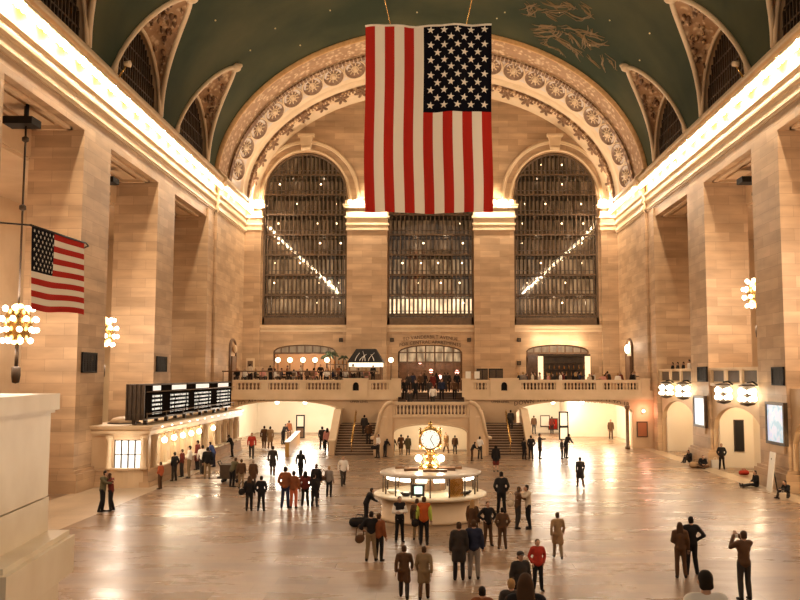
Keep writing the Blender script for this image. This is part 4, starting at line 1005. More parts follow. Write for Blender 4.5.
for x in (-.5, .46):
    b = MB(); b.ell((KX + x, KY - .1, 2.48), .15); b.build('globe_lamp', M['globe'], t); b = MB(); b.tube([(KX, KY - .05, 2.3), (KX + x * .7, KY - .1, 2.2), (KX + x, KY - .1, 2.36)], .035, 6); b.build('lamp_arm', M['brass'], t)
    point('clock_light', (KX + x, KY - .45, 2.55), 90, .12)

# ================================================================== FOREGROUND PEDESTAL (near left)
t = thing('marble_pedestal', 'big pale marble stair pedestal close at the left edge', 'pedestal', (-5.9, 12, 0))
dr = Vector((-.115, .993, 0)).normalized(); rt = Vector((dr.y, -dr.x, 0)); c0 = Vector((-5.90, 11.75, 0))       # front right corner and the run of its right side
def slab(b, off, f0, L, z0, z1, wd=5.0):
    a = c0 + rt * off - dr * f0; p = [a, a + dr * (L + f0), a + dr * (L + f0) - rt * wd, a - rt * wd]
    b.hexa([(q.x, q.y, z0) for q in p], [(q.x, q.y, z1) for q in p])
b = MB(); slab(b, 0, 0, 2.55, 4.06, 5.42); b.build('shaft', M['marble'], t)
b = MB(); slab(b, .015, .015, 2.56, 3.5, 4.04); b.build('lower_course', M['marble'], t)
b = MB(); slab(b, .12, .1, 2.6, 5.44, 5.70); slab(b, .06, .05, 2.57, 5.39, 5.44); b.build('cap', M['marble'], t)
b = MB(); slab(b, .42, .4, 2.62, 2.84, 3.42); slab(b, .34, .3, 2.6, 3.42, 3.5); b.build('plinth', M['marble'], t)
b = MB(); slab(b, .2, .2, 2.6, 0, 2.80); b.build('foundation', M['marble'], t)
t = thing('bronze_rail', 'dark bronze rail lying on the marble pedestal cap', 'rail', (-6.9, 13, 5.7)); b = MB(); b.tube([(-7.4, 12.8, 5.76), (-6.75, 13.1, 5.76)], .06, 8); b.tube([(-7.4, 12.8, 5.7), (-7.4, 12.8, 5.76)], .05, 8); b.tube([(-6.75, 13.1, 5.7), (-6.75, 13.1, 5.76)], .05, 8); b.build('bar', M['bronze'], t)

# stairs below the viewer (out of sight under the lower edge; two people stand on them)
t = thing('entrance_stairs', 'broad stone steps below the viewer where near figures stand', 'stairs', (1, 10, 0)); b = MB()
for k in range(12): b.box(-3.6, 7.5, 5.5, 13.6 - k * .33, .17 * k, .17 * (k + 1))
b.build('steps', M['plain'], t)

# ================================================================== BALCONY FITTINGS
for i, (xc, hw, zb, sp, ri) in enumerate(DOORS):
    lab = ('wide shallow-arched doorway behind the bright row of lamps', 'centre shallow-arched doorway at the head of the stairs', 'wide shallow-arched doorway with lit bar shelves')[i]
    b = MB(); y = WY + .25; pts = arc_pts(xc, hw - .08, sp, ri, y, 20); b.tube([(xc - hw + .08, y, zb), *pts, (xc + hw - .08, y, zb)], .11, 6)
    zt = sp - .12 if i != 1 else sp - .9
    n = 8 if i != 1 else 7
    for k in range(1, n):
        x = xc - hw + 2 * hw * k / n; b.box(x - .07, x + .07, y - .06, y + .06, zt if i != 1 else zb, sp + ri * math.sqrt(1 - ((x - xc) / hw) ** 2))
    b.box(xc - hw, xc + hw, y - .1, y + .1, zt - .16, zt)
    if i == 1: b.box(xc - hw, xc + hw, y - .06, y + .06, sp - 1.9, sp - 1.78); b.box(xc - hw, xc + hw, y - .05, y + .05, sp - .1, sp + .02)
    d = b.build('door_%d' % (i + 1), M['wood'], None, kind='structure')
    g = MB(); g.quad(*([(xc - hw, y + .05, zt), (xc + hw, y + .05, zt)] + [tuple(p + Vector((0, .05, 0))) for p in reversed(pts)])); g.build('fanlight_panes', (pane_mat('fanlight_%d' % i, (.85, .55, .29), (.40, 1.1, .40)[i], (.55, .25, .55)[i])), d)
    # room behind
    b = MB(); b.box(xc - hw - .6, xc + hw + .6, 90, 90.2, zb, 9.4); b.box(xc - hw - .8, xc - hw - .6, WY + .9, 90.2, zb, 9.4); b.box(xc + hw + .6, xc + hw + .8, WY + .9, 90.2, zb, 9.4); b.box(xc - hw - .8, xc + hw + .8, WY + .9, 90.2, 9.4, 9.6)
    S(b, 'wall_back_room', M['wood'] if i else M['plain'])
    for q in (-1.4, 1.4): point('room_light', (xc + q, 86.5, 8.2), (260, 420, 200)[i], .2, (1, .72, .5))
# hanging lamps inside the centre doorway and pink ones
pk = emit('pink_lantern', (1, .45, .35), 6); bl = MB().ell((0, 0, 0), .2, 10, 8).mesh('shade', pk); rodm = MB().tube([(0, 0, .18), (0, 0, 1.1)], .02, 5).mesh('cord', M['black'])
for k, (px, py) in enumerate(((420, 362), (431, 371), (448, 361), (457, 372), (410, 360), (440, 377))):
    p = depth_at(px, py, 86); t = thing('hanging_lamp', 'small pink lamp hanging inside the centre balcony doorway', 'lamp', p, 0, 'pink hanging lamps'); link('shade', bl, t); link('cord', rodm, t).scale = (1, 1, max(.5, (9.4 - p.z) / 1.1))
b_sh = MB().ell((0, 0, 0), .22, 10, 8).mesh('globe', M['globe']); b_st = MB().lathe([(.16, -1.9), (.16, -1.85), (.04, -1.8), (.035, -.2), (.1, -.15)], n=10).mesh('stand', M['bronze'])
for k, (px, lab) in enumerate(((278, 'bright standing globe lamp leftmost in the balcony lamp row'), (290, 'bright standing globe lamp second from the left in the balcony lamp row'), (303, 'bright standing globe lamp in the middle of the balcony lamp row'), (315, 'bright standing globe lamp fourth in the balcony lamp row'), (327, 'bright standing globe lamp beside the bar palm'), (391, 'bright globe lamp between the dark canopy and the centre doorway'))):
    p = depth_at(px, 360, 81); t = thing('standing_lamp', lab, 'lamp', p, 0, 'balcony standing lamps'); link('globe', b_sh, t); o = link('stand', b_st, t); o.scale = (1, 1, (p.z - 5.3 if k < 5 else p.z - 4.5) / 1.9); point('standing_lamp_light', (p.x, p.y - .4, p.z), 160, .2)
# raised dining floor with brass rail on the left
b = MB(); b.box(-18.0, -4.4, 74.6, WY - .6, BF, 5.3); S(b, 'floor_dais', M['wood'])
t = thing('dais_rail', 'thin brown rail along the front of the raised dining floor', 'rail', (-11, 74.9, 5.3)); b = MB(); b.tube([(-17.9, 74.8, 6.32), (-4.5, 74.8, 6.32)], .05, 8); b.build('top_rail', M['wood'], t)
for k in range(9): x = -17.8 + 13.2 * k / 8; b = MB(); b.tube([(x, 74.8, 5.3), (x, 74.8, 6.3)], .03, 6); b.build('post', M['wood'], t)
# bar with canopy
t = thing('bar_kiosk', 'balcony bar with black sloping canopy and lit front', 'bar', (-6, 81, 5.3)); 
b = MB(); b.hexa([(-7.65, 79.4, 7.15), (-4.35, 79.4, 7.15), (-4.35, 82.6, 7.15), (-7.65, 82.6, 7.15)], [(-6.9, 80.3, 8.4), (-5.1, 80.3, 8.4), (-5.1, 82, 8.4), (-6.9, 82, 8.4)]); b.build('canopy', M['black'], t)
b = MB(); b.box(-7.5, -4.5, 79.6, 82.4, 6.75, 7.12); b.build('lit_fascia', emit('lit_fascia', (1, .85, .6), 2.2), t)
b = MB(); b.box(-7.3, -4.7, 79.9, 80.5, 5.3, 6.1); b.build('counter', M['wood'], t)
for x in (-7.4, -4.6):
    for y in (79.7, 82.3): b = MB(); b.box(x - .08, x + .08, y - .08, y + .08, 5.3, 6.8); b.build('post', M['wood'], t)
b = MB(); point('bar_light', (-6, 79.2, 6.6), 60, .2)
b = MB()
for x0, dx_, n_ in ((-6.9, .5, 6), (-6.5, .85, 5), (-6.0, -.35, 7), (-5.7, .7, 6), (-5.2, -.45, 5), (-6.25, .25, 4)): b.tube([(x0 + dx_ * (k / n_) ** 1.7, 79.36 + .105 * k, 7.28 + .15 * k) for k in range(n_)], [.03, .03, .026, .022, .018, .014, .01][:n_], 5)
b.build('canopy_scroll', M['white'], t)
# counter shelves beside the palm, and the two palms
t = thing('back_bar', 'lit back-bar shelves behind the left dining tables', 'shelves', (-8.9, 82.5, 5.3)); b = MB()
for z in (6.3, 6.95): b.box(-9.9, -7.9, 82.3, 82.8, z, z + .08)
for x in (-9.85, -7.95): b.box(x - .05, x + .05, 82.3, 82.8, 5.3, 7.0)
b.build('shelf_frame', M['wood'], t)
bot = MB().lathe([(0, 0), (.05, 0), (.05, .2), (.02, .28), (.02, .36), (0, .36)], n=8).mesh('bottle', mat('amber_glass', (.35, .14, .03), .15))
for k in range(10): o = link('bottle', bot, None, (-9.7 + .19 * k, 82.5, 6.38 + (.65 if k % 2 else 0)), label='small amber bottle standing on the left back-bar shelves', category='bottle', group='bottles on the left back bar')
def palm(x, y, z, r, lab):
    t = thing('potted_palm', lab, 'plant', (x, y, 5.3)); b = MB(); b.lathe([(.2, 5.3), (.26, 5.6), (.22, 5.6)], (x, y, 0), 12); b.build('pot', M['bronze'], t)
    b = MB(); b.tube([(x, y, 5.5), (x, y, z - r * .2)], .06, 6); b.build('stem', M['wood'], t); b = MB(); random.seed(5)
    for k in range(26):
        a = 2 * PI * k / 26 + random.uniform(-.2, .2); e = random.uniform(.1, 1.1); d = Vector((math.cos(a) * math.cos(e), math.sin(a) * math.cos(e), math.sin(e)))
        q = [Vector((x, y, z - r * .2)) + d * (r * f) - Vector((0, 0, r * .55 * f * f)) for f in (0, .3, .6, .85, 1.05)]; b.tube(q, [.03, r * .10, r * .12, r * .08, .01], 4)
    b.build('fronds', mat('palm_leaf', (.035, .045, .015), .6), t)
palm(-10.1 + .7, 81.5, 8.0, .95, 'dark bushy potted palm above the left back bar'); palm(-8.2, 81.8, 7.7, .55, 'small potted palm right of the bushy one')
# right bar shelves
t = thing('bar_shelving', 'dark bar shelving framed by two glowing columns in the right doorway', 'shelves', (12.5, 81.5, 4.5)); b = MB(); b.box(10.6, 14.5, 82.0, 82.2, 4.5, 7.85)
for z in (5.9, 6.5, 7.1): b.box(10.6, 14.5, 81.55, 82.0, z, z + .06)
b.box(10.2, 14.9, 81.5, 82.1, 7.75, 7.95); b.build('case', M['bronze'], t)
for x in (10.25, 14.65): b = MB(); b.box(x - .22, x + .22, 81.4, 81.8, 4.5, 7.75); b.build('glowing_column', emit('glow_column', (1, .66, .36), 2.2) if x < 12 else bpy.data.materials['glow_column'], t)
b = MB(); b.box(9.4, 15.4, 79.4, 80.0, BF, 5.6); b.build('counter', M['wood'], t)
for k in range(16): o = link('bottle', bot, None, (10.85 + .23 * k, 81.75, 5.96 + (.6 if k % 2 else 0)), label='amber bottle on the dark shelves in the right doorway', category='bottle', group='bottles on the right bar')
for k in range(3): p = (9.4 + 1.2 * k, 83.2, 9.9); point('wall_wash', (10.4 + 1.8 * k, 82.9, 9.3), 220, .15)  # unseen lights added to brighten the wall above the right doorway
# black cabinets by the right pedestal, menu stands, wall boxes
for x0, x1, lab in ((3.95, 4.9, 'black cabinet on the balcony nearest the stair opening'), (5.0, 6.2, 'wider black cabinet on the balcony beside the right pedestal')):
    t = thing('black_cabinet', lab, 'cabinet', ((x0 + x1) / 2, 75.5, BF)); b = MB(); b.box(x0, x1, 75.2, 75.9, BF + .1, 6.55); b.build('body', M['black'], t); b = MB()
    for k in range(2): xa = x0 + (x1 - x0) * k / 2; b = MB(); b.box(xa + .04, xa + (x1 - x0) / 2 - .04, 75.15, 75.2, BF + .2, 6.45); b.build('door', M['bronze'], t)
    for x in (x0 + .1, x1 - .1): b = MB(); b.box(x - .05, x + .05, 75.25, 75.85, BF, BF + .1); b.build('foot', M['black'], t)
for x, lab in ((3.15, 'white menu board on the balcony right of the stair opening'), (3.9, 'small white notice board in front of the black cabinets')):
    t = thing('menu_board', lab, 'board', (x, 74, BF)); b = MB(); b.box(x - .22, x + .22, 73.98, 74.02, 5.7, 6.3); b.build('panel', M['white'], t); b = MB(); b.tube([(x, 74.05, BF), (x, 74.05, 6.2)], .03, 6); b.lathe([(.2, BF), (.2, BF + .03), (.03, BF + .05)], (x, 74.05, 0), 10); b.build('stand', M['black'], t)
for px, py, yy, lab in ((341, 340, WY, 'small black wall box left of the bar canopy'), (392, 340, WY, 'small black wall box left of the centre doorway lettering'), (469, 340, WY, 'small black wall box right of the centre doorway lettering'), (519, 340, WY, 'small black wall box above the right doorway corner'), (519, 363, WY, 'small dark plaque beside the right doorway')):
    p = depth_at(px, py, yy); t = thing('wall_box', lab, 'box', p); b = MB(); b.box(p.x - .18, p.x + .18, p.y - .16, p.y, p.z - .18, p.z + .18); b.build('case', M['black'], t); b = MB(); b.box(p.x - .12, p.x + .12, p.y - .18, p.y - .16, p.z - .12, p.z + .12); b.build('grille', M['bronze'], t)
b = MB(); b.box(-26.98, -26.9, 68.6, 71.4, 0, 7.0); S(b, 'door_4', emit('lit_doorway', (1, .78, .5), 1.1))
# small door in the left end of the balcony
t = thing('service_door', 'small pale framed door at the left end of the balcony', 'doorway', (-16.9, WY, BF)); p = depth_at(252, 362, WY)
b = MB(); b.box(p.x - .45, p.x + .35, WY - .1 - .45, WY - .45, 5.3, 7.6); b.build('frame', M['trim'], t); b = MB(); b.box(p.x - .3, p.x + .2, WY - .6, WY - .55, 5.3, 7.35); b.build('leaf', M['wood'], t)
# passages: signs, golden reflection panel, stand
t = thing('reflection_panel', 'long low panel coloured as a golden reflection running into the left passage', 'barrier', (-11.4, 70, 0)); dv = Vector((-1.25, 14, 0)).normalized(); pv = Vector((dv.y, -dv.x, 0)) * .3; a = Vector((-10.75, 64.8, 0)); c = a + dv * 13  # solid gold-coloured panel in place of a reflection
b = MB(); b.hexa([tuple(q) for q in (a, a + pv, c + pv, c)], [tuple(q + Vector((0, 0, 1.0))) for q in (a, a + pv, c + pv, c)]); b.build('panel', mat('golden_reflection', (.42, .22, .04), .35), t)
b = MB(); b.hexa([tuple(q + Vector((0, 0, 1.0))) for q in (a - pv * .2, a + pv * 1.2, c + pv * 1.2, c - pv * .2)], [tuple(q + Vector((0, 0, 1.07))) for q in (a - pv * .2, a + pv * 1.2, c + pv * 1.2, c - pv * .2)]); b.build('cap', M['wood'], t)
def sign_stand(x, y, w, h, lab):
    t = thing('sign_stand', lab, 'sign', (x, y, 0)); b = MB()
    for (a, c, d, e) in ((x - w, x - w + .12, 0, h), (x + w - .12, x + w, 0, h), (x - w, x + w, h - .12, h), (x - w, x + w, h * .42, h * .5)): b.box(a, c, y - .08, y + .08, d, e)
    b.box(x - w, x + w, y - .2, y + .2, 0, .08); b.build('frame', M['black'], t); b = MB(); b.box(x - w + .12, x + w - .12, y - .03, y + .03, h * .5, h - .12); b.build('sign_face', M['white'], t); b = MB(); b.box(x - w + .12, x + w - .12, y - .03, y + .03, .08, h * .42); b.build('lower_board', M['wood'] if x < 0 else M['white'], t)
sign_stand(-12.5, 84.0, .42, 2.2, 'tall black framed sign stand in the left passage'); sign_stand(12.4, 82.0, .45, 2.6, 'tall black framed sign stand in the right passage')
t = thing('poster', 'pink advertising poster on the wall of the left passage', 'poster', (-6.65, 80, 2)); b = MB(); b.box(-6.66, -6.6, 75, 82, 1.7, 2.9); b.build('sheet', noisy('pink_poster', (.75, .25, .25), (.8, .62, .55), 1.2, .5), t)
for px, py, yy, lab in ((545, 421, 91.9, 'small framed picture at the far end of the right passage'), (553, 424, 91.9, 'reddish framed picture at the far end of the right passage')):
    p = depth_at(px, py, yy); t = thing('wall_picture', lab, 'picture', p); b = MB(); b.box(p.x - .5, p.x + .5, p.y - .08, p.y, p.z - .6, p.z + .6); b.build('frame', M['bronze'], t); b = MB(); b.box(p.x - .42, p.x + .42, p.y - .1, p.y - .08, p.z - .5, p.z + .5); b.build('image', M['white'] if px == 545 else M['red'], t)
for px, yy, lab in ((277, 73.6, 'small bright lamp at the left of the left passage arch'), (305, 73.6, 'brightest lamp at the crown of the left passage arch'), (553, 73.6, 'bright lamp at the left of the right passage crown'), (582, 73.6, 'bright lamp at the right of the right passage crown')):
    p = depth_at(px, 405, yy); p.z = 3.72; t = thing('ceiling_lamp', lab, 'lamp', p, 0, 'passage ceiling lamps'); b = MB(); b.ell((p.x, p.y, p.z), .17); b.build('globe', M['globe'], t); b = MB(); b.lathe([(.04, .1), (.04, .25), (.12, .27), (.12, .30)], p, 10); b.build('fitting', M['brass'], t); point('passage_lamp', (p.x, p.y - .1, 3.3), 120, .2)
# cart and bench in front of the ticket office, white easel by the near right pillar
t = thing('luggage_cart', 'dark box cart standing in front of the ticket office', 'cart', floor_at(231, 482)); L = t.location; b = MB(); b.box(L.x - .55, L.x + .55, L.y - .4, L.y + .4, .22, 1.0); b.build('box', M['bronze'], t)
for q in (-.4, .4):
    for r_ in (-.3, .3): b = MB(); b.lathe([(.1, -.04), (.1, .04)], (L.x + q, L.y + r_, .1), 12, ax='y'); b.build('wheel', M['black'], t)
b = MB(); b.tube([(L.x - .55, L.y - .3, .9), (L.x - .7, L.y - .3, 1.15), (L.x - .7, L.y + .3, 1.15), (L.x - .55, L.y + .3, .9)], .03, 6); b.tube([(L.x - .5, L.y, .2), (L.x - .5, L.y, .3)], .3, 6); b.build('handle', M['black'], t)
t = thing('notice_stand', 'white notice easel leaning beside the near right pillar', 'notice', (17.6, 45.6, 0)); b = MB(); b.hexa([(17.45, 45.3, .0), (17.5, 46.1, .0), (17.56, 46.1, .0), (17.51, 45.3, .0)], [(17.72, 45.35, 2.0), (17.77, 46.15, 2.0), (17.83, 46.15, 2.0), (17.78, 45.35, 2.0)]); b.build('board', M['white'], t); b = MB(); b.tube([(17.7, 45.75, 1.7), (17.95, 45.75, 0)], .03, 6); b.build('prop', M['black'], t)
# ================================================================== PEOPLE
random.seed(21)
SKIN = mat('skin', (.42, .24, .15), .55); EYE = mat('eye', (.03, .02, .015), .3); LIP = mat('lip', (.30, .11, .08), .5)
def cl(name, c): return bpy.data.materials.get(name) or mat(name, c, .85, spec=.2)
C = {k: cl('cloth_' + k, v) for k, v in dict(black=(.012, .010, .010), charcoal=(.035, .028, .024), navy=(.018, .022, .045), brown=(.085, .042, .02), tan=(.30, .19, .10), olive=(.10, .085, .045),
     red=(.36, .035, .02), orange=(.42, .09, .02), maroon=(.13, .022, .015), white=(.72, .66, .58), grey=(.22, .18, .15), cream=(.58, .47, .34), blue=(.035, .05, .13), lime=(.42, .50, .08),
     rust=(.20, .062, .022), khaki=(.22, .15, .08), pink=(.55, .25, .20), coral=(.45, .11, .045)).items()}
H = {k: cl('hair_' + k, v) for k, v in dict(dark=(.014, .009, .006), brown=(.06, .03, .014), blond=(.34, .20, .08), grey=(.28, .23, .18)).items()}
SHOE = cl('shoe_leather', (.012, .009, .008))

def remesh(mb, vox, name, sm=2):
    me = mb.mesh('tmp', SKIN); o = bpy.data.objects.new('tmp', me); COL.objects.link(o)
    m = o.modifiers.new('r', 'REMESH'); m.mode = 'VOXEL'; m.voxel_size = vox; m.use_smooth_shade = True
    s = o.modifiers.new('s', 'SMOOTH'); s.iterations = sm; s.factor = .5
    d = o.modifiers.new('d', 'DECIMATE'); d.ratio = .45
    dg = bpy.context.evaluated_depsgraph_get(); out = bpy.data.meshes.new_from_object(o.evaluated_get(dg)); bpy.data.objects.remove(o); bpy.data.meshes.remove(me)
    out.name = name; out.polygons.foreach_set('use_smooth', [True] * len(out.polygons)); return out
V = Vector
BASE = dict(pel=V((0, 0, .94)), waist=V((0, 0, 1.09)), chest=V((0, .005, 1.28)), neck=V((0, .015, 1.45)), head=V((0, -.01, 1.60)), shw=.185, shz=V((0, .01, 1.405)),
            elL=V((.245, .03, 1.13)), wrL=V((.25, -.05, .88)), elR=V((-.245, .03, 1.13)), wrR=V((-.25, -.05, .88)),
            hipL=V((.09, 0, .92)), hipR=V((-.09, 0, .92)), knL=V((.105, -.015, .50)), knR=V((-.105, -.015, .50)), anL=V((.115, .03, .085)), anR=V((-.115, .03, .085)), yawL=.15, yawR=-.15)
def P(**k): d = dict(BASE); d.update({a: (V(v) if isinstance(v, tuple) else v) for a, v in k.items()}); return d
SIT = dict(pel=(0, 0, .50), waist=(0, .02, .65), chest=(0, .01, .84), neck=(0, .0, 1.01), head=(0, -.03, 1.16), shz=V((0, .0, .965)), hipL=(.09, -.02, .49), hipR=(-.09, -.02, .49), knL=(.12, -.42, .50), knR=(-.12, -.42, .50),
           anL=(.12, -.40, .085), anR=(-.12, -.38, .085), elL=(.25, -.06, .72), wrL=(.14, -.30, .70), elR=(-.25, -.06, .72), wrR=(-.14, -.30, .70))
FS = dict(pel=(0, 0, .13), waist=(0, .03, .28), chest=(0, .01, .47), neck=(0, -.03, .64), head=(0, -.08, .78), shz=V((0, -.02, .595)), hipL=(.09, -.03, .12), hipR=(-.09, -.03, .12), knL=(.12, -.45, .14), knR=(-.12, -.45, .12), anL=(.13, -.86, .07), anR=(-.11, -.86, .07),
          elL=(.25, -.04, .36), wrL=(.10, -.26, .30), elR=(-.25, -.04, .36), wrR=(-.10, -.26, .30), flat=True)
POSE = {
 'stand': P(), 'stand_b': P(elL=(.25, .02, 1.13), wrL=(.09, -.17, 1.02), knR=(-.11, -.05, .5), anR=(-.15, -.03, .085)),
 'pockets': P(elL=(.28, .08, 1.15), wrL=(.20, -.03, .95), elR=(-.28, .08, 1.15), wrR=(-.20, -.03, .95), anL=(.14, .02, .085), anR=(-.14, .02, .085)),
 'walk': P(knL=(.10, -.17, .52), anL=(.105, -.26, .10), knR=(-.10, .06, .50), anR=(-.105, .30, .13), elL=(.25, .12, 1.15), wrL=(.25, .10, .90), elR=(-.25, -.08, 1.14), wrR=(-.24, -.25, .95), chest=(0, -.01, 1.28), neck=(0, -.01, 1.45), head=(0, -.04, 1.60)),
 'walk_b': P(knL=(.10, .02, .50), anL=(.105, .20, .12), knR=(-.10, -.13, .51), anR=(-.105, -.18, .09), elL=(.25, -.05, 1.14), wrL=(.23, -.20, .93), elR=(-.25, .10, 1.15), wrR=(-.25, .08, .90)),
 'folded': P(elL=(.27, -.02, 1.14), wrL=(-.05, -.20, 1.17), elR=(-.27, -.02, 1.14), wrR=(.05, -.22, 1.13), anL=(.13, .02, .085), anR=(-.13, .02, .085)),
 'akimbo': P(elL=(.36, .10, 1.16), wrL=(.20, -.03, 1.02), elR=(-.36, .10, 1.16), wrR=(-.20, -.03, 1.02), anL=(.15, .02, .085), anR=(-.15, .02, .085)),
 'photo': P(elL=(.26, -.16, 1.28), wrL=(.07, -.30, 1.55), elR=(-.26, -.16, 1.28), wrR=(-.07, -.30, 1.55), head=(0, .0, 1.60)),
 'hug': P(elL=(.25, -.18, 1.28), wrL=(.08, -.36, 1.30), elR=(-.25, -.18, 1.24), wrR=(-.06, -.36, 1.20), chest=(0, -.03, 1.28), neck=(0, -.05, 1.45), head=(.05, -.10, 1.59), anR=(-.12, .10, .1)),
 'lean': P(waist=(0, -.05, 1.07), chest=(0, -.14, 1.24), neck=(0, -.22, 1.38), head=(0, -.29, 1.49), shz=V((0, -.19, 1.335)), elL=(.25, -.30, 1.10), wrL=(.15, -.48, 1.02), elR=(-.25, -.30, 1.10), wrR=(-.15, -.48, 1.02)),
 'point': P(elL=(.33, -.18, 1.30), wrL=(.28, -.42, 1.32), elR=(-.25, .03, 1.13)),
 'sit': P(**SIT), 'sit_b': P(**{**SIT, 'wrL': (.05, -.24, .98), 'elL': (.24, -.14, .76), 'head': (.02, -.06, 1.15)}),
 'floor_legs': P(**FS), 'floor_knees': P(**{**FS, 'knL': (.11, -.33, .46), 'knR': (-.11, -.33, .46), 'anL': (.12, -.50, .08), 'anR': (-.11, -.50, .08), 'wrL': (.06, -.36, .44), 'wrR': (-.06, -.36, .44), 'elL': (.22, -.14, .42), 'elR': (-.22, -.14, .42), 'flat': False, 'head': (0, -.14, .76)}),
 'floor_cross': P(**{**FS, 'knL': (.32, -.24, .16), 'knR': (-.32, -.24, .16), 'anL': (-.05, -.36, .08), 'anR': (.08, -.30, .08), 'flat': False, 'wrL': (.08, -.30, .30), 'wrR': (-.08, -.30, .30), 'head': (0, -.15, .76), 'neck': (0, -.06, .64)}),
}
def tors(mb, p, g=0.0, low=True):
    if low: mb.ell(p['pel'], (.165 + g, .115 + g, .125 + g), 16, 10)
    mb.ell(p['waist'], (.145 + g, .105 + g, .15), 16, 10); mb.ell(p['chest'], (.172 + g, .118 + g, .175), 16, 10)
    mb.cap(p['pel'].lerp(p['waist'], .3), p['chest'], .12 + g, .115 + g, 14)
    a, b = p['shz'] + V((p['shw'] - .03, 0, 0)), p['shz'] - V((p['shw'] - .03, 0, 0)); mb.cap(a, b, .068 + g, .068 + g, 12)
    mb.cap(p['neck'] - V((.09, 0, .045)), p['neck'] + V((.09, 0, -.045)), .05 + g, .05 + g)
def arms(mb, p, g=0.0, cuff=1.0):
    for s, L in ((1, 'L'), (-1, 'R')):
        sh = p['shz'] + V((s * p['shw'], 0, 0)); el = p['el' + L]; wr = p['wr' + L]
        mb.cap(sh, el, .054 + g, .043 + g); mb.cap(el, el.lerp(wr, cuff), .042 + g, .031 + g * .8 if cuff == 1 else .036 + g)
def legs(mb, p, g=0.0):
    for L in 'LR':
        h, k, a = p['hip' + L], p['kn' + L], p['an' + L]; mb.cap(h, k, .084 + g, .058 + g, 12); m = k.lerp(a, .3); mb.cap(k, m, .056 + g, .060 + g, 12); mb.cap(m, a, .060 + g, .040 + g * 1.3, 12)
def hand(mb, p, L):
    el, wr = p['el' + L], p['wr' + L]; s = 1 if L == 'L' else -1
    d = (wr - el).normalized(); side = V((0, 0, 1)).cross(d)
    if side.length < .3: side = V((0, -1, 0))
    side.normalize(); nrm = d.cross(side).normalized(); pc = wr + d * .055
    Mx = Matrix((side, d, nrm)).transposed(); mb.ell(pc, (.040, .052, .017), 10, 6, 0, Mx)
    for i, ln in enumerate((.062, .074, .070, .054)):
        r0 = pc + side * ((i - 1.5) * .019) + d * .040; k1 = r0 + d * ln * .55 - nrm * .006; k2 = k1 + d * ln * .4 - nrm * .022; mb.tube([r0, k1, k2], [.0095, .0088, .006], 6)
    t0 = pc + side * (-.034) - d * .015; t1 = t0 - side * .022 + d * .025 - nrm * .008; t2 = t1 + d * .032 - nrm * .012; mb.tube([t0, t1, t2], [.0115, .010, .007], 6)
def head_parts(mb, p):
    h = p['head']; mb.ell(h + V((0, .012, .02)), (.076, .092, .095), 16, 12); mb.ell(h + V((0, -.022, -.045)), (.058, .066, .068), 14, 10)
    mb.cap(p['neck'] + V((0, 0, -.06)), h + V((0, .02, -.05)), .056, .052); mb.cap(h + V((0, -.092, .008)), h + V((0, -.106, -.022)), .012, .017)
    mb.cap(h + V((-.035, -.078, .028)), h + V((.035, -.078, .028)), .014, .014)
    for s in (-1, 1): mb.ell(h + V((s * .078, .012, -.005)), (.012, .022, .032), 8, 6)
MESH = {}
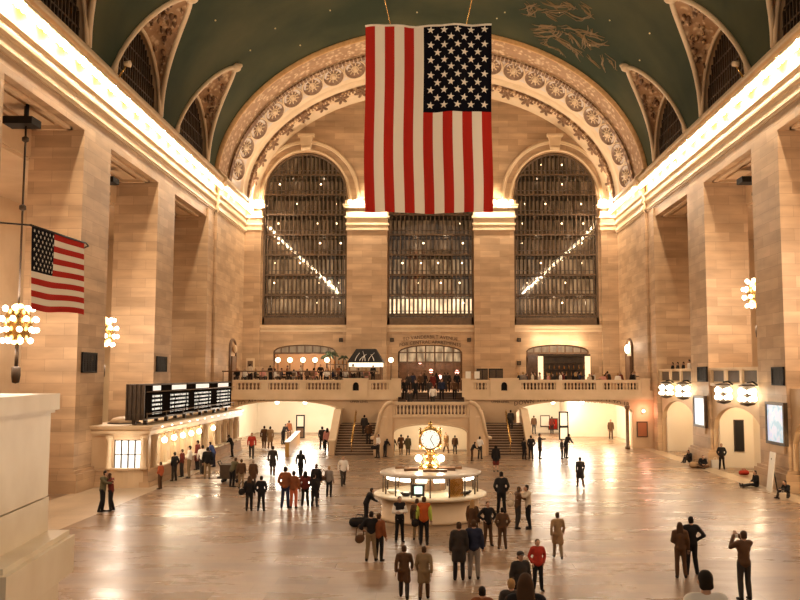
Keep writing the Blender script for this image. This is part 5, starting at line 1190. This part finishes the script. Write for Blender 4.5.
def part_mesh(kind, pose):
    key = (kind, pose)
    if key in MESH: return MESH[key]
    p = POSE[pose]; b = MB()
    if kind == 'body':
        tors(b, p); arms(b, p); legs(b, p); head_parts(b, p); me = remesh(b, .022, 'body_' + pose, 1); me.materials.clear()
        for m in (SKIN, EYE, LIP): me.materials.append(m)
        e = MB(); hand(e, p, 'L'); hand(e, p, 'R'); h = p['head']
        for s in (-1, 1): e.ell(h + V((s * .031, -.084, .008)), (.013, .008, .008), 8, 5, 1)
        e.ell(h + V((0, -.084, -.058)), (.024, .008, .007), 8, 5, 2)
        em = e.mesh('x', [SKIN, EYE, LIP]); bm = bmesh.new(); bm.from_mesh(me); bm.from_mesh(em); bm.to_mesh(me); bm.free(); bpy.data.meshes.remove(em)
    elif kind in ('jacket', 'shirt', 'coat'):
        g = .016 if kind != 'shirt' else .014; tors(b, p, g, low=(kind != 'shirt')); arms(b, p, g, .96 if kind != 'shirt' else .35)
        if kind != 'shirt': b.cap(p['hipL'] * .5 + p['pel'] * .5, p['hipR'] * .5 + p['pel'] * .5, .12 + g, .12 + g)
        if kind == 'coat':
            for L in 'LR': q = p['hip' + L].lerp(p['kn' + L], .75); b.cap(p['hip' + L], q, .115, .12, 12)
            b.cap(p['hipL'].lerp(p['knL'], .7), p['hipR'].lerp(p['knR'], .7), .10, .10)
        b.cap(p['neck'] + V((-.02, 0, -.02)), p['neck'] + V((.02, 0, -.02)), .066, .066); me = remesh(b, .026, kind + '_' + pose)
    elif kind == 'vest':
        tors(b, p, .030, low=True); me = remesh(b, .026, 'vest_' + pose)
    elif kind == 'trousers':
        b.ell(p['pel'], (.176, .126, .12), 14, 8); legs(b, p, .016); me = remesh(b, .026, 'trousers_' + pose)
    elif kind == 'skirt':
        q = p['knL'].lerp(p['knR'], .5); b.ell(p['pel'], (.18, .13, .12), 14, 8)
        for L in 'LR': b.cap(p['hip' + L], p['hip' + L].lerp(p['kn' + L], .9), .11, .125, 12)
        b.cap(p['knL'].lerp(p['hipL'], .12), p['knR'].lerp(p['hipR'], .12), .11, .11); me = remesh(b, .026, 'skirt_' + pose)
    elif kind[:4] == 'hair':
        h = p['head']; b.ell(h + V((0, .026, .034)), (.086, .093, .096), 14, 10)
        if kind != 'hair_bald': b.cap(h + V((-.04, .05, -.045)), h + V((.04, .05, -.045)), .045, .045)
        if kind == 'hair_long':
            for s in (-1, 0, 1): b.cap(h + V((s * .055, .045, .0)), h + V((s * .075, .075, -.22)), .05, .045)
        me = remesh(b, .022, kind + '_' + pose)
    elif kind == 'cap':
        h = p['head']; b.ell(h + V((0, .012, .055)), (.092, .102, .075), 14, 8); b.ell(h + V((0, -.11, .05)), (.065, .06, .012), 12, 6); me = b.mesh('cap_' + pose, C['charcoal'])
    elif kind[:4] == 'shoe':
        L = kind[-1]; a = p['an' + L]; k = p['kn' + L]; s = 1 if L == 'L' else -1
        if p.get('flat'): b.cap(a + V((0, -.02, -.01)), a + V((s * .03, -.06, .14)), .045, .038, 10)
        else:
            dz = a.z - .085; b.cap(a + V((0, .03, -.045)), a + V((s * .02, -.10, -.052)), .042, .036, 10); b.cap(a + V((s * .02, -.10, -.052)), a + V((s * .025, -.15, -.056)), .037, .028, 10); b.cap(a + V((0, .02, -.03)), a + V((0, .01, .01)), .045, .046)
        for i, q in enumerate(b.v):
            b.v[i] = (q[0], q[1], max(q[2], a.z - .085))
        me = b.mesh('shoe_' + pose, SHOE)
    me.name = kind + '_' + pose; MESH[key] = me; return me
def wear(o, name, me, m):
    c = link(name, me, o)
    if len(me.materials) == 0: me.materials.append(m)
    c.material_slots[0].link = 'OBJECT'; c.material_slots[0].material = m; return c
NP_ = [0]
def person(loc, face, h, label, pose='stand', top='jacket', tc='black', bottom='trousers', bc='charcoal', hair='short', hc='dark', group='people on the concourse floor', vest=None):
    """face: heading in degrees, 0 looks at the viewer, 180 away"""
    o = link('person', part_mesh('body', pose), None, loc); o.rotation_euler = (0, 0, math.radians(face)); s = h / 1.70; o.scale = (s * random.uniform(.98, 1.05), s, s)
    o['label'] = label; o['category'] = 'person'; o['group'] = group
    wear(o, top, part_mesh(top, pose), C[tc]); wear(o, bottom, part_mesh(bottom, pose), C[bc])
    wear(o, 'hair', part_mesh('hair_' + ('long' if hair == 'long' else 'short'), pose), H[hc])
    if vest: wear(o, 'vest', part_mesh('vest', pose), C[vest])
    if hair == 'cap': wear(o, 'cap', part_mesh('cap', pose), C['charcoal'])
    for L in 'LR': wear(o, 'shoe', part_mesh('shoe_' + L, pose), SHOE)
    NP_[0] += 1; LAST[0] = o; return o
def at(px, py, dx=0, dy=0, z=0.0):
    v = floor_at(px, py, z); return V((v.x + dx, v.y + dy, z))
def hgt(px, py, top):
    v = floor_at(px, py); return max(1.4, min(1.85, (py - top) / 870 * (v.y * CT - 6 * ST) * 1.01))
def F(px, py, ytop, face, label, **k):
    return person(at(px, py), face, hgt(px, py, ytop), label, **k)
bagm = {}
def bag(name, loc, label, m='black', kind='shoulder', rz=0, s=1.0):
    if kind not in bagm:
        b = MB()
        if kind == 'shoulder': b.ell((0, 0, 0), (.17, .08, .13), 14, 8); b.tube([(.14, 0, .06), (.12, 0, .3), (0, 0, .42), (-.12, 0, .3), (-.14, 0, .06)], .014, 6)
        elif kind == 'pack': b.ell((0, 0, 0), (.16, .10, .23), 14, 10); b.ell((0, .09, -.06), (.11, .05, .10), 10, 6); b.tube([(.1, -.08, .18), (.1, -.14, .1), (.1, -.08, -.15)], .015, 6); b.tube([(-.1, -.08, .18), (-.1, -.14, .1), (-.1, -.08, -.15)], .015, 6)
        elif kind == 'carrier': b.hexa([(-.17, -.07, 0), (.17, -.07, 0), (.17, .07, 0), (-.17, .07, 0)], [(-.19, -.09, .4), (.19, -.09, .4), (.19, .09, .4), (-.19, .09, .4)]); b.tube([(-.08, 0, .4), (-.06, 0, .52), (.06, 0, .52), (.08, 0, .4)], .01, 5)
        else:
            b.cap((-.20, 0, .155), (.20, 0, .155), .155, .155, 12); b.tube([(-.25, -.03, .29), (0, -.03, .315), (.25, -.03, .29)], .012, 5)
            for yy in (-.06, .06): b.tube([(.13, yy, .28), (.09, yy, .40), (-.09, yy, .40), (-.13, yy, .28)], .014, 6)
        bagm[kind] = b.mesh('bag_' + kind, C['black'])
    o = link(name, bagm[kind], None, loc, label=label, category='bag'); o.rotation_euler = (0, 0, rz); o.scale = (s, s, s); o.material_slots[0].link = 'OBJECT'; o.material_slots[0].material = C[m]; return o

LAST = [None]
def hold(name, label, side, z, **k):
    l = LAST[0].location; return bag(name, (l.x + side, l.y - .10, l.z + z), label, **k)
# --- by the ticket office
F(102, 512, 472, 95, 'person in tan coat embracing someone in front of the ticket office end window', pose='hug', tc='olive', bc='black')
F(110.5, 511, 474, -85, 'person in dark jacket embraced in front of the ticket office end window', pose='hug', tc='maroon', bc='black', hair='long', hc='brown')
F(160, 489, 463, -110, 'person in orange top nearest in the ticket office queue', tc='coral', bc='brown', pose='stand_b', hc='brown')
F(174, 481, 453, -120, 'person in black jacket at the first lit ticket windows', tc='black', pose='pockets')
F(181.5, 477, 450, -100, 'person in maroon jacket at the lit ticket windows', tc='maroon', bc='charcoal', hc='brown')
F(189, 478, 446, -90, 'person in white shirt and tan trousers at the lit ticket windows', top='shirt', tc='white', bc='khaki', pose='stand_b')
F(197, 470, 441, -100, 'person in dark maroon coat close to the lit ticket windows', top='coat', tc='maroon', bc='black')
F(202, 474, 446, -150, 'person in white jacket among the ticket queue', tc='white', bc='charcoal', pose='walk_b')
F(207, 479, 448, -170, 'person in black with khaki trousers and shoulder bag at the ticket queue', tc='black', bc='khaki', pose='stand')
hold('shoulder_bag', 'black shoulder bag on a ticket queue figure with khaki trousers', .27, .95, rz=.9)
F(213.5, 467, 441, -100, 'person in blue jacket at the last bright ticket window', tc='blue', bc='navy', pose='lean')
F(232, 457, 434, -90, 'person all in black at the far ticket counter', tc='black', bc='black', pose='lean')
F(251.5, 459, 433, 10, 'person in red top walking past the far end of the ticket office', tc='red', bc='charcoal', pose='walk')
F(232, 487, 457, 150, 'person in olive top behind the dark luggage cart', tc='olive', bc='black', pose='lean', hc='brown')
F(241, 488, 460, 200, 'person in rust brown jacket beside the dark luggage cart', tc='brown', bc='khaki', hc='brown')
F(253, 487, 461, 180, 'person in grey brown coat alone between cart and backpack group', top='coat', tc='brown', bc='charcoal', hc='grey')
F(264, 449, 426, 185, 'person in brown coat left of a pair at the left passage mouth', top='coat', tc='brown', bc='brown', pose='walk')
F(270, 449, 427, 185, 'person in tan coat right of a pair at the left passage mouth', top='coat', tc='tan', bc='brown', pose='walk_b')
F(272.5, 476, 447, 185, 'person in long dark coat walking away down the middle of the left floor', top='coat', tc='charcoal', bc='brown', pose='walk')
F(283, 444, 423, 60, 'person in black leaning over the golden reflection panel', tc='black', bc='black', pose='lean')
F(289, 440, 421, 160, 'person in rust jacket beyond the golden reflection panel', tc='rust', bc='brown')
F(322, 450, 424, 180, 'person in dark jacket beside the left stair parapet', tc='charcoal', bc='black', pose='walk_b')
F(327, 452, 427, 200, 'person in pinkish top beside the left stair parapet', tc='pink', bc='black', hair='long')
F(300.5, 479, 451, 175, 'person in black walking alone toward the left passage', tc='black', bc='black', pose='walk', hair='long')
# --- group left of the kiosk
F(249, 511, 477, 185, 'person in black jacket with white belt and long hair, leftmost of the standing group', tc='black', bc='black', hair='long', hc='brown', pose='stand')
hold('shoulder_bag', 'black bag at the side of the leftmost standing group figure', -.31, .85, s=1.1, rz=.9)
F(261, 511, 477, 175, 'person in plain black, second in the left standing group', tc='black', bc='black', pose='pockets')
F(285, 508, 468, 180, 'tall person in rust and maroon jacket with dark jeans, back turned', tc='rust', bc='navy', pose='pockets')
F(293.5, 508, 472, 170, 'person in bright orange trousers beside the rust jacket', tc='rust', bc='coral', pose='stand')
F(305, 506, 472, 185, 'person with long dark hair and maroon jacket in the standing group', tc='maroon', bc='black', hair='long', pose='pockets')
F(316, 498, 465, 180, 'tall person in black suit in the standing group', top='coat', tc='black', bc='black', hc='brown')
F(314, 506.5, 475, 150, 'smaller person in black in front of the tall black suit', tc='black', bc='black', pose='stand_b')
F(329, 497, 467, 160, 'person in grey jacket with shoulder bag, rightmost of the left group', tc='grey', bc='black', hc='blond')
hold('shoulder_bag', 'brown shoulder bag on the grey jacket figure', -.27, .92, m='brown', rz=.9)
F(343, 486, 457, 20, 'person in white shirt and dark trousers standing alone', top='jacket', tc='white', bc='charcoal', pose='walk_b', hc='blond')
# --- stairs and landing alcove
F(378, 458, 435, -60, 'person in white top with black bag by the left stair newel', top='shirt', tc='white', bc='charcoal', pose='stand_b')
hold('travel_bag', 'big black bag held by the white top by the left newel', -.20, .62, kind='duffel', s=.9)
F(385, 457, 439, 140, 'crouched dark figure left in front of the alcove arch', tc='black', bc='charcoal', pose='lean')
F(393, 456, 437, 150, 'person in dark brown left inside the alcove arch', tc='brown', bc='charcoal', pose='walk')
F(401, 455, 435, 190, 'person in brown coat walking into the alcove arch', top='coat', tc='brown', bc='khaki', pose='walk_b')
F(408, 455, 436, 170, 'person in olive coat behind the clock at the left of the alcove', top='coat', tc='olive', bc='charcoal')
F(446, 453, 433, 20, 'person in tan coat behind the clock at the right of the alcove', top='coat', tc='tan', bc='brown', pose='walk')
F(455, 454, 437, 170, 'person in brown right inside the alcove arch', tc='brown', bc='charcoal')
F(480, 459, 437, 150, 'person in white shirt by the right stair newel', top='shirt', tc='white', bc='charcoal', pose='folded')
F(472, 461, 442, 100, 'person in black bending in front of the right newel', tc='black', bc='brown', pose='lean')
F(496, 472, 446, 175, 'person in black dress in front of the right stairs', top='coat', tc='black', bc='maroon', hair='long', bottom='skirt')
F(524, 459.5, 439, 120, 'shorter person in black at the foot of the right stairs', tc='black', bc='black', pose='stand_b')
F(531, 459.5, 436, 200, 'taller person in black at the foot of the right stairs', tc='black', bc='black', pose='pockets')
F(540, 459, 434, 90, 'person in dark coat with raised arm right of the stairs', top='coat', tc='charcoal', bc='black', pose='point')
for k, (x, y, zf, tc, lab) in enumerate(((-5.2, 68.4, 7, 'charcoal', 'dark figure climbing the left stairs near the rail'), (-4.8, 67.3, 4, 'brown', 'brown figure low on the left stairs'), (6.3, 69.2, 9, 'charcoal', 'dark figure high on the right stairs'))):
    person(V((x, y + .1, zf * .175)), 180, 1.65, lab, tc=tc, bc='charcoal', pose='stand', group='people on the stairs')
# --- right passage
F(534, 434, 416, 180, 'person in brown far inside the right passage', tc='brown', bc='charcoal')
F(552, 434, 417, 170, 'person in maroon far inside the right passage', tc='maroon', bc='black', pose='walk')
F(571, 434, 418, 10, 'person in black beside the passage sign stand', tc='black', bc='black', pose='walk')
F(578, 436, 416, 30, 'person in dark maroon coat, left of the pair in the right passage', top='coat', tc='maroon', bc='black')
F(583, 436, 416, -30, 'person in black coat, right of the pair in the right passage', top='coat', tc='black', bc='black')
F(566, 458, 433, 120, 'person in black leaning forward outside the right passage', tc='black', bc='charcoal', pose='lean')
F(562, 459, 440, 60, 'shorter person in charcoal beside the leaning figure', tc='charcoal', bc='black', pose='stand_b')
F(580.5, 488, 458, 185, 'person in slim dark coat walking alone on the right floor', top='coat', tc='charcoal', bc='brown', pose='walk')
F(611, 439, 420, 0, 'person in tan brown suit standing in the side passage at the right', tc='brown', bc='brown', pose='stand')
# --- around the kiosk
F(366, 524, 487, 110, 'person in black bending over beside the kiosk counter', tc='black', bc='black', pose='lean')
bag('travel_bag', at(359.5, 527), 'black travel bag on the floor beside the bending kiosk visitor', kind='duffel', s=1.2)
F(371, 561, 513, 185, 'person in black shirt and khaki trousers nearest the kiosk front left', top='shirt', tc='black', bc='khaki', pose='akimbo')
hold('shoulder_bag', 'dark brown bag hanging left of the khaki trousers', -.36, .72, m='brown', rz=.7, s=1.1)
F(379, 561, 515, 150, 'person in rust top half behind the khaki trousers', tc='rust', bc='black', hc='brown')
F(399.5, 542, 498, 15, 'person in white sleeves and black vest with folded arms by the kiosk', pose='folded', tc='white', bc='black', top='jacket', hc='brown', vest='black')
F(424, 545, 498, 175, 'person in orange vest with lime shoulders facing the kiosk', tc='lime', bc='black', pose='stand', hc='brown', vest='orange')
hold('shoulder_bag', 'black bag beside the orange vest', -.30, .78, rz=.8, s=1.1)
F(417, 540, 500, 170, 'person in brown half hidden beside the orange vest', tc='brown', bc='khaki', hc='brown')
F(404, 599, 549, 180, 'tall brown figure at the lower edge below the kiosk', top='coat', tc='brown', bc='charcoal', pose='walk', hc='brown')
F(424, 600, 550, 175, 'tall tan figure at the lower edge right of the brown one', top='coat', tc='khaki', bc='brown', pose='walk_b', hc='brown')
F(473, 544, 501, 150, 'person in brown coat with fair hair at the kiosk right side', top='coat', tc='brown', bc='brown', hair='long', hc='blond')
F(459, 580, 524, 180, 'person in dark grey coat, left of the pair walking away', top='coat', tc='charcoal', bc='black', hc='brown')
F(474, 579, 522, 175, 'person in dark navy jacket, right of the pair walking away', tc='navy', bc='grey', hc='brown')
F(488, 546, 503, 15, 'person in black top and white collar right of the kiosk', tc='black', bc='brown', pose='akimbo', hc='brown')
F(502.5, 549, 510, 185, 'person in dark brown suit right of the kiosk', tc='brown', bc='brown', pose='pockets')
F(501.5, 515, 473, 180, 'person in black with a pale mark on the back', tc='black', bc='black', pose='pockets')
F(518, 529, 488, 105, 'person with striped bag hugging someone right of the kiosk', tc='brown', bc='charcoal', pose='hug', hair='long', hc='brown')
hold('shoulder_bag', 'pale shoulder bag on the hugging figure', -.30, 1.0, m='cream', rz=.5)
F(528.5, 529, 486, -80, 'person in pale grey jacket hugging someone right of the kiosk', tc='cream', bc='black', pose='hug', hc='dark')

F(558, 559, 514, 180, 'person in tan coat walking alone on the right', top='coat', tc='tan', bc='khaki', pose='walk', hc='brown')
F(538, 591, 541, 10, 'person in red jacket and dark trousers facing the viewer', tc='red', bc='black', pose='pockets', hc='brown')
F(521, 620, 554, 20, 'person in dark jacket and flat cap at the lower edge', tc='charcoal', bc='black', hair='cap')
# near heads at the lower edge (two of them stand on the steps below the viewer)
person(V((1.06, 18.5, 0)), 180, 1.62, 'person in rust top whose head shows at the lower edge', tc='rust', bc='charcoal')
person(V((1.70, 18.9, 0)), 180, 1.68, 'person with fair hair and dark jacket at the lower edge', tc='charcoal', bc='charcoal', hc='blond')
person(V((1.09, 10.3, 2.04)), 178, 1.66, 'long brown-haired person in black close at the lower edge', tc='black', bc='black', hair='long', hc='brown')
person(V((3.20, 10.4, 1.87)), 182, 1.84, 'dark-haired person in white shirt close at the lower edge', tc='white', bc='charcoal')
# --- right foreground
F(681, 578, 524, 170, 'person in brown jacket, shorter of the couple on the right floor', tc='brown', bc='brown', hc='brown', hair='long', pose='stand_b')
F(692, 574.5, 518.5, 185, 'person in black suit, taller of the couple on the right floor', tc='black', bc='black', pose='akimbo')
F(745, 600, 533, -165, 'person in brown blazer raising a camera', tc='brown', bc='charcoal', pose='photo', hc='brown')
cm = V(at(741.5, 600)); t = thing('camera', 'small pale camera raised by the brown blazer', 'camera', (cm.x - .02, cm.y + .30, 1.62)); b = MB(); b.box(cm.x - .09, cm.x + .05, cm.y + .27, cm.y + .33, 1.58, 1.67); b.build('housing', M['white'], t); b = MB(); b.lathe([(.028, 0), (.028, .05)], (cm.x - .02, cm.y + .33, 1.625), 12, ax='y'); b.build('lens', M['black'], t)
# --- along the right wall
def G(px, py, face, label, **k): return person(at(px, py), face, k.pop('h', 1.66), label, group='people by the right wall', **k)
G(690, 462.5, -70, 'person in black sitting on the floor farthest along the right wall', pose='floor_knees', tc='black', bc='charcoal')
G(703, 468.5, -10, 'person in dark clothes sitting curled beside the round brown bag', pose='floor_cross', tc='black', bc='brown')
bag('round_bag', at(696.5, 468), 'round brown bag beside the curled sitter at the right wall', 'tan', kind='duffel', s=1.35)
G(722, 469.5, -20, 'person in black standing against the near right arch', pose='pockets', tc='black', bc='black', h=1.62)
bag('carrier_bag', at(715.5, 468, z=0), 'white carrier bag beside the standing figure at the right arch', 'white', kind='carrier', s=1.3)
G(756.5, 487, -80, 'person in black sitting with legs stretched out against the right pillar', pose='floor_legs', tc='black', bc='black')
bag('red_bag', at(744, 475, z=0), 'red bag on the floor by the inner doorway at the right', 'red', kind='duffel', s=.9)
G(787, 498, -70, 'person in black sitting nearest along the right wall', pose='floor_knees', tc='black', bc='charcoal')
bag('yellow_bag', at(783, 499.5, z=0), 'pale yellow bag beside the nearest sitter at the right wall', 'cream', kind='carrier', s=.8)
# --- gallery above the right bays
for k, (y, tc, lab) in enumerate(((68.8, 'black', 'dark figure leftmost behind the far right gallery parapet'), (67.4, 'charcoal', 'dark figure second behind the far right gallery parapet'), (65.9, 'black', 'dark figure third behind the far right gallery parapet'), (64.4, 'white', 'person in white shirt behind the far right gallery parapet'))):
    person(V((19.05, y, 5.3)), -90, 1.74 + (.08 if k == 3 else -.06), lab, tc=tc, bc='charcoal', pose='stand_b', group='people on the right gallery')
# --- crowd at the head of the central stairs
cols = ['black', 'charcoal', 'navy', 'black', 'brown', 'black', 'charcoal', 'maroon', 'black', 'navy', 'charcoal', 'black', 'brown', 'black']
for k in range(14):
    x = -2.45 + 4.9 * (k + .5) / 14 + random.uniform(-.1, .1); row = k % 3
    if row == 0: y, z = 72.6, 2.9 + .178 * 6
    elif row == 1: y, z = 75.9, 4.5
    else: y, z = 78.0 + random.uniform(0, 1.5), 4.5
    if row == 0: i_ = int((y - 69.4) / .62); z = 2.9 + .178 * (i_ + 1)
    person(V((x, y, z)), random.choice((0, 180, 175, 10)), random.uniform(1.58, 1.74), 'dark-clothed person in the crowd between the ends of the balcony rail', tc=cols[k], bc='black', pose=random.choice(('stand', 'walk', 'pockets', 'walk_b')), top=random.choice(('jacket', 'coat')), hair=random.choice(('short', 'long', 'short')), hc=random.choice(('dark', 'brown')), group='crowd at the head of the central stairs')
for y in (71.0, 69.9):
    i_ = int((y - 69.4) / .62); person(V((.15 if y > 70 else -1.7, y + .1, 2.9 + .178 * (i_ + 1))), 0, 1.66, 'person with pale front coming down the central steps' if y > 70 else 'dark figure low on the central steps at the left', tc='white' if y > 70 else 'charcoal', bc='charcoal', pose='walk', group='crowd at the head of the central stairs')
# --- balcony diners
pal = ['black', 'white', 'maroon', 'cream', 'charcoal', 'grey', 'pink', 'black', 'brown', 'white', 'navy', 'rust']
chair = MB(); chair.box(-.22, .22, -.2, .22, .43, .47)
seat_me = chair.mesh('seat', M['wood']); bk = MB(); bk.box(-.2, .2, .2, .23, .6, .95); bk.box(-.2, -.16, .2, .23, .46, .62); bk.box(.16, .2, .2, .23, .46, .62); back_me = bk.mesh('backrest', M['wood']); lg = MB().tube([(0, 0, 0), (0, 0, .43)], .02, 6).mesh('leg', M['wood'])
def stool(loc, rz, s=1.0):
    t = thing('dining_chair', 'brown dining chair under a seated balcony diner', 'chair', loc, rz, 'dining chairs on the balcony'); t.scale = (s, s, s); link('seat', seat_me, t); link('backrest', back_me, t)
    for x in (-.19, .19):
        for y in (-.17, .18): link('leg', lg, t, (x, y, 0))
n = 32
for k in range(n):
    x = -17.0 + 12.0 * (k + .5) / n + random.uniform(-.12, .12); y = 75.7 + .85 * (k % 3); rz = random.choice((0, 180, 90, -90, 20, 160))
    if k % 4 == 3: person(V((x, y, 5.3)), rz, random.uniform(1.5, 1.66), 'standing person in %s among the left balcony diners' % pal[k % 12], tc=pal[k % 12], bc='black', pose=random.choice(('stand_b', 'pockets')), group='people standing among the left balcony tables')
    else:
        person(V((x, y, 5.3)), rz, random.uniform(1.6, 1.75), 'seated diner in %s on the raised balcony floor at the left' % pal[k % 12], tc=pal[k % 12], bc='charcoal', pose=random.choice(('sit', 'sit_b')), hair=random.choice(('short', 'long')), hc=random.choice(('dark', 'brown', 'blond')), group='diners on the left of the balcony'); stool((x, y, 5.3), math.radians(rz))
for k in range(26):
    x = 7.2 + 10.4 * (k + .5) / 26 + random.uniform(-.12, .12); y = 74.0 + 1.0 * (k % 3); rz = random.choice((0, 180, 90, -90, 30))
    person(V((x, y, BF)), rz, random.uniform(1.58, 1.82), 'standing person in %s by the right balcony bar' % pal[(k * 5) % 12], tc=pal[(k * 5) % 12], bc='charcoal', pose=random.choice(('stand', 'stand_b', 'pockets', 'point')), hair=random.choice(('short', 'long', 'short')), hc=random.choice(('dark', 'brown', 'blond')), group='people by the right balcony bar')
# ================================================================== LIGHT OF THE PLACE AND FILM
w = bpy.data.worlds.new('World'); SC.world = w; w.use_nodes = True
w.node_tree.nodes['Background'].inputs[0].default_value = (1, .82, .64, 1); w.node_tree.nodes['Background'].inputs[1].default_value = WORLD
SC.view_settings.view_transform = 'Standard'; SC.view_settings.look = 'None'; SC.view_settings.gamma = 1; SC.view_settings.exposure = EXPO
try:
    SC.view_settings.use_curve_mapping = False
    SC.cycles.use_denoising = True; SC.cycles.sample_clamp_indirect = 6; SC.cycles.caustics_reflective = False; SC.cycles.caustics_refractive = False
    SC.cycles.max_bounces = 8
except Exception: pass
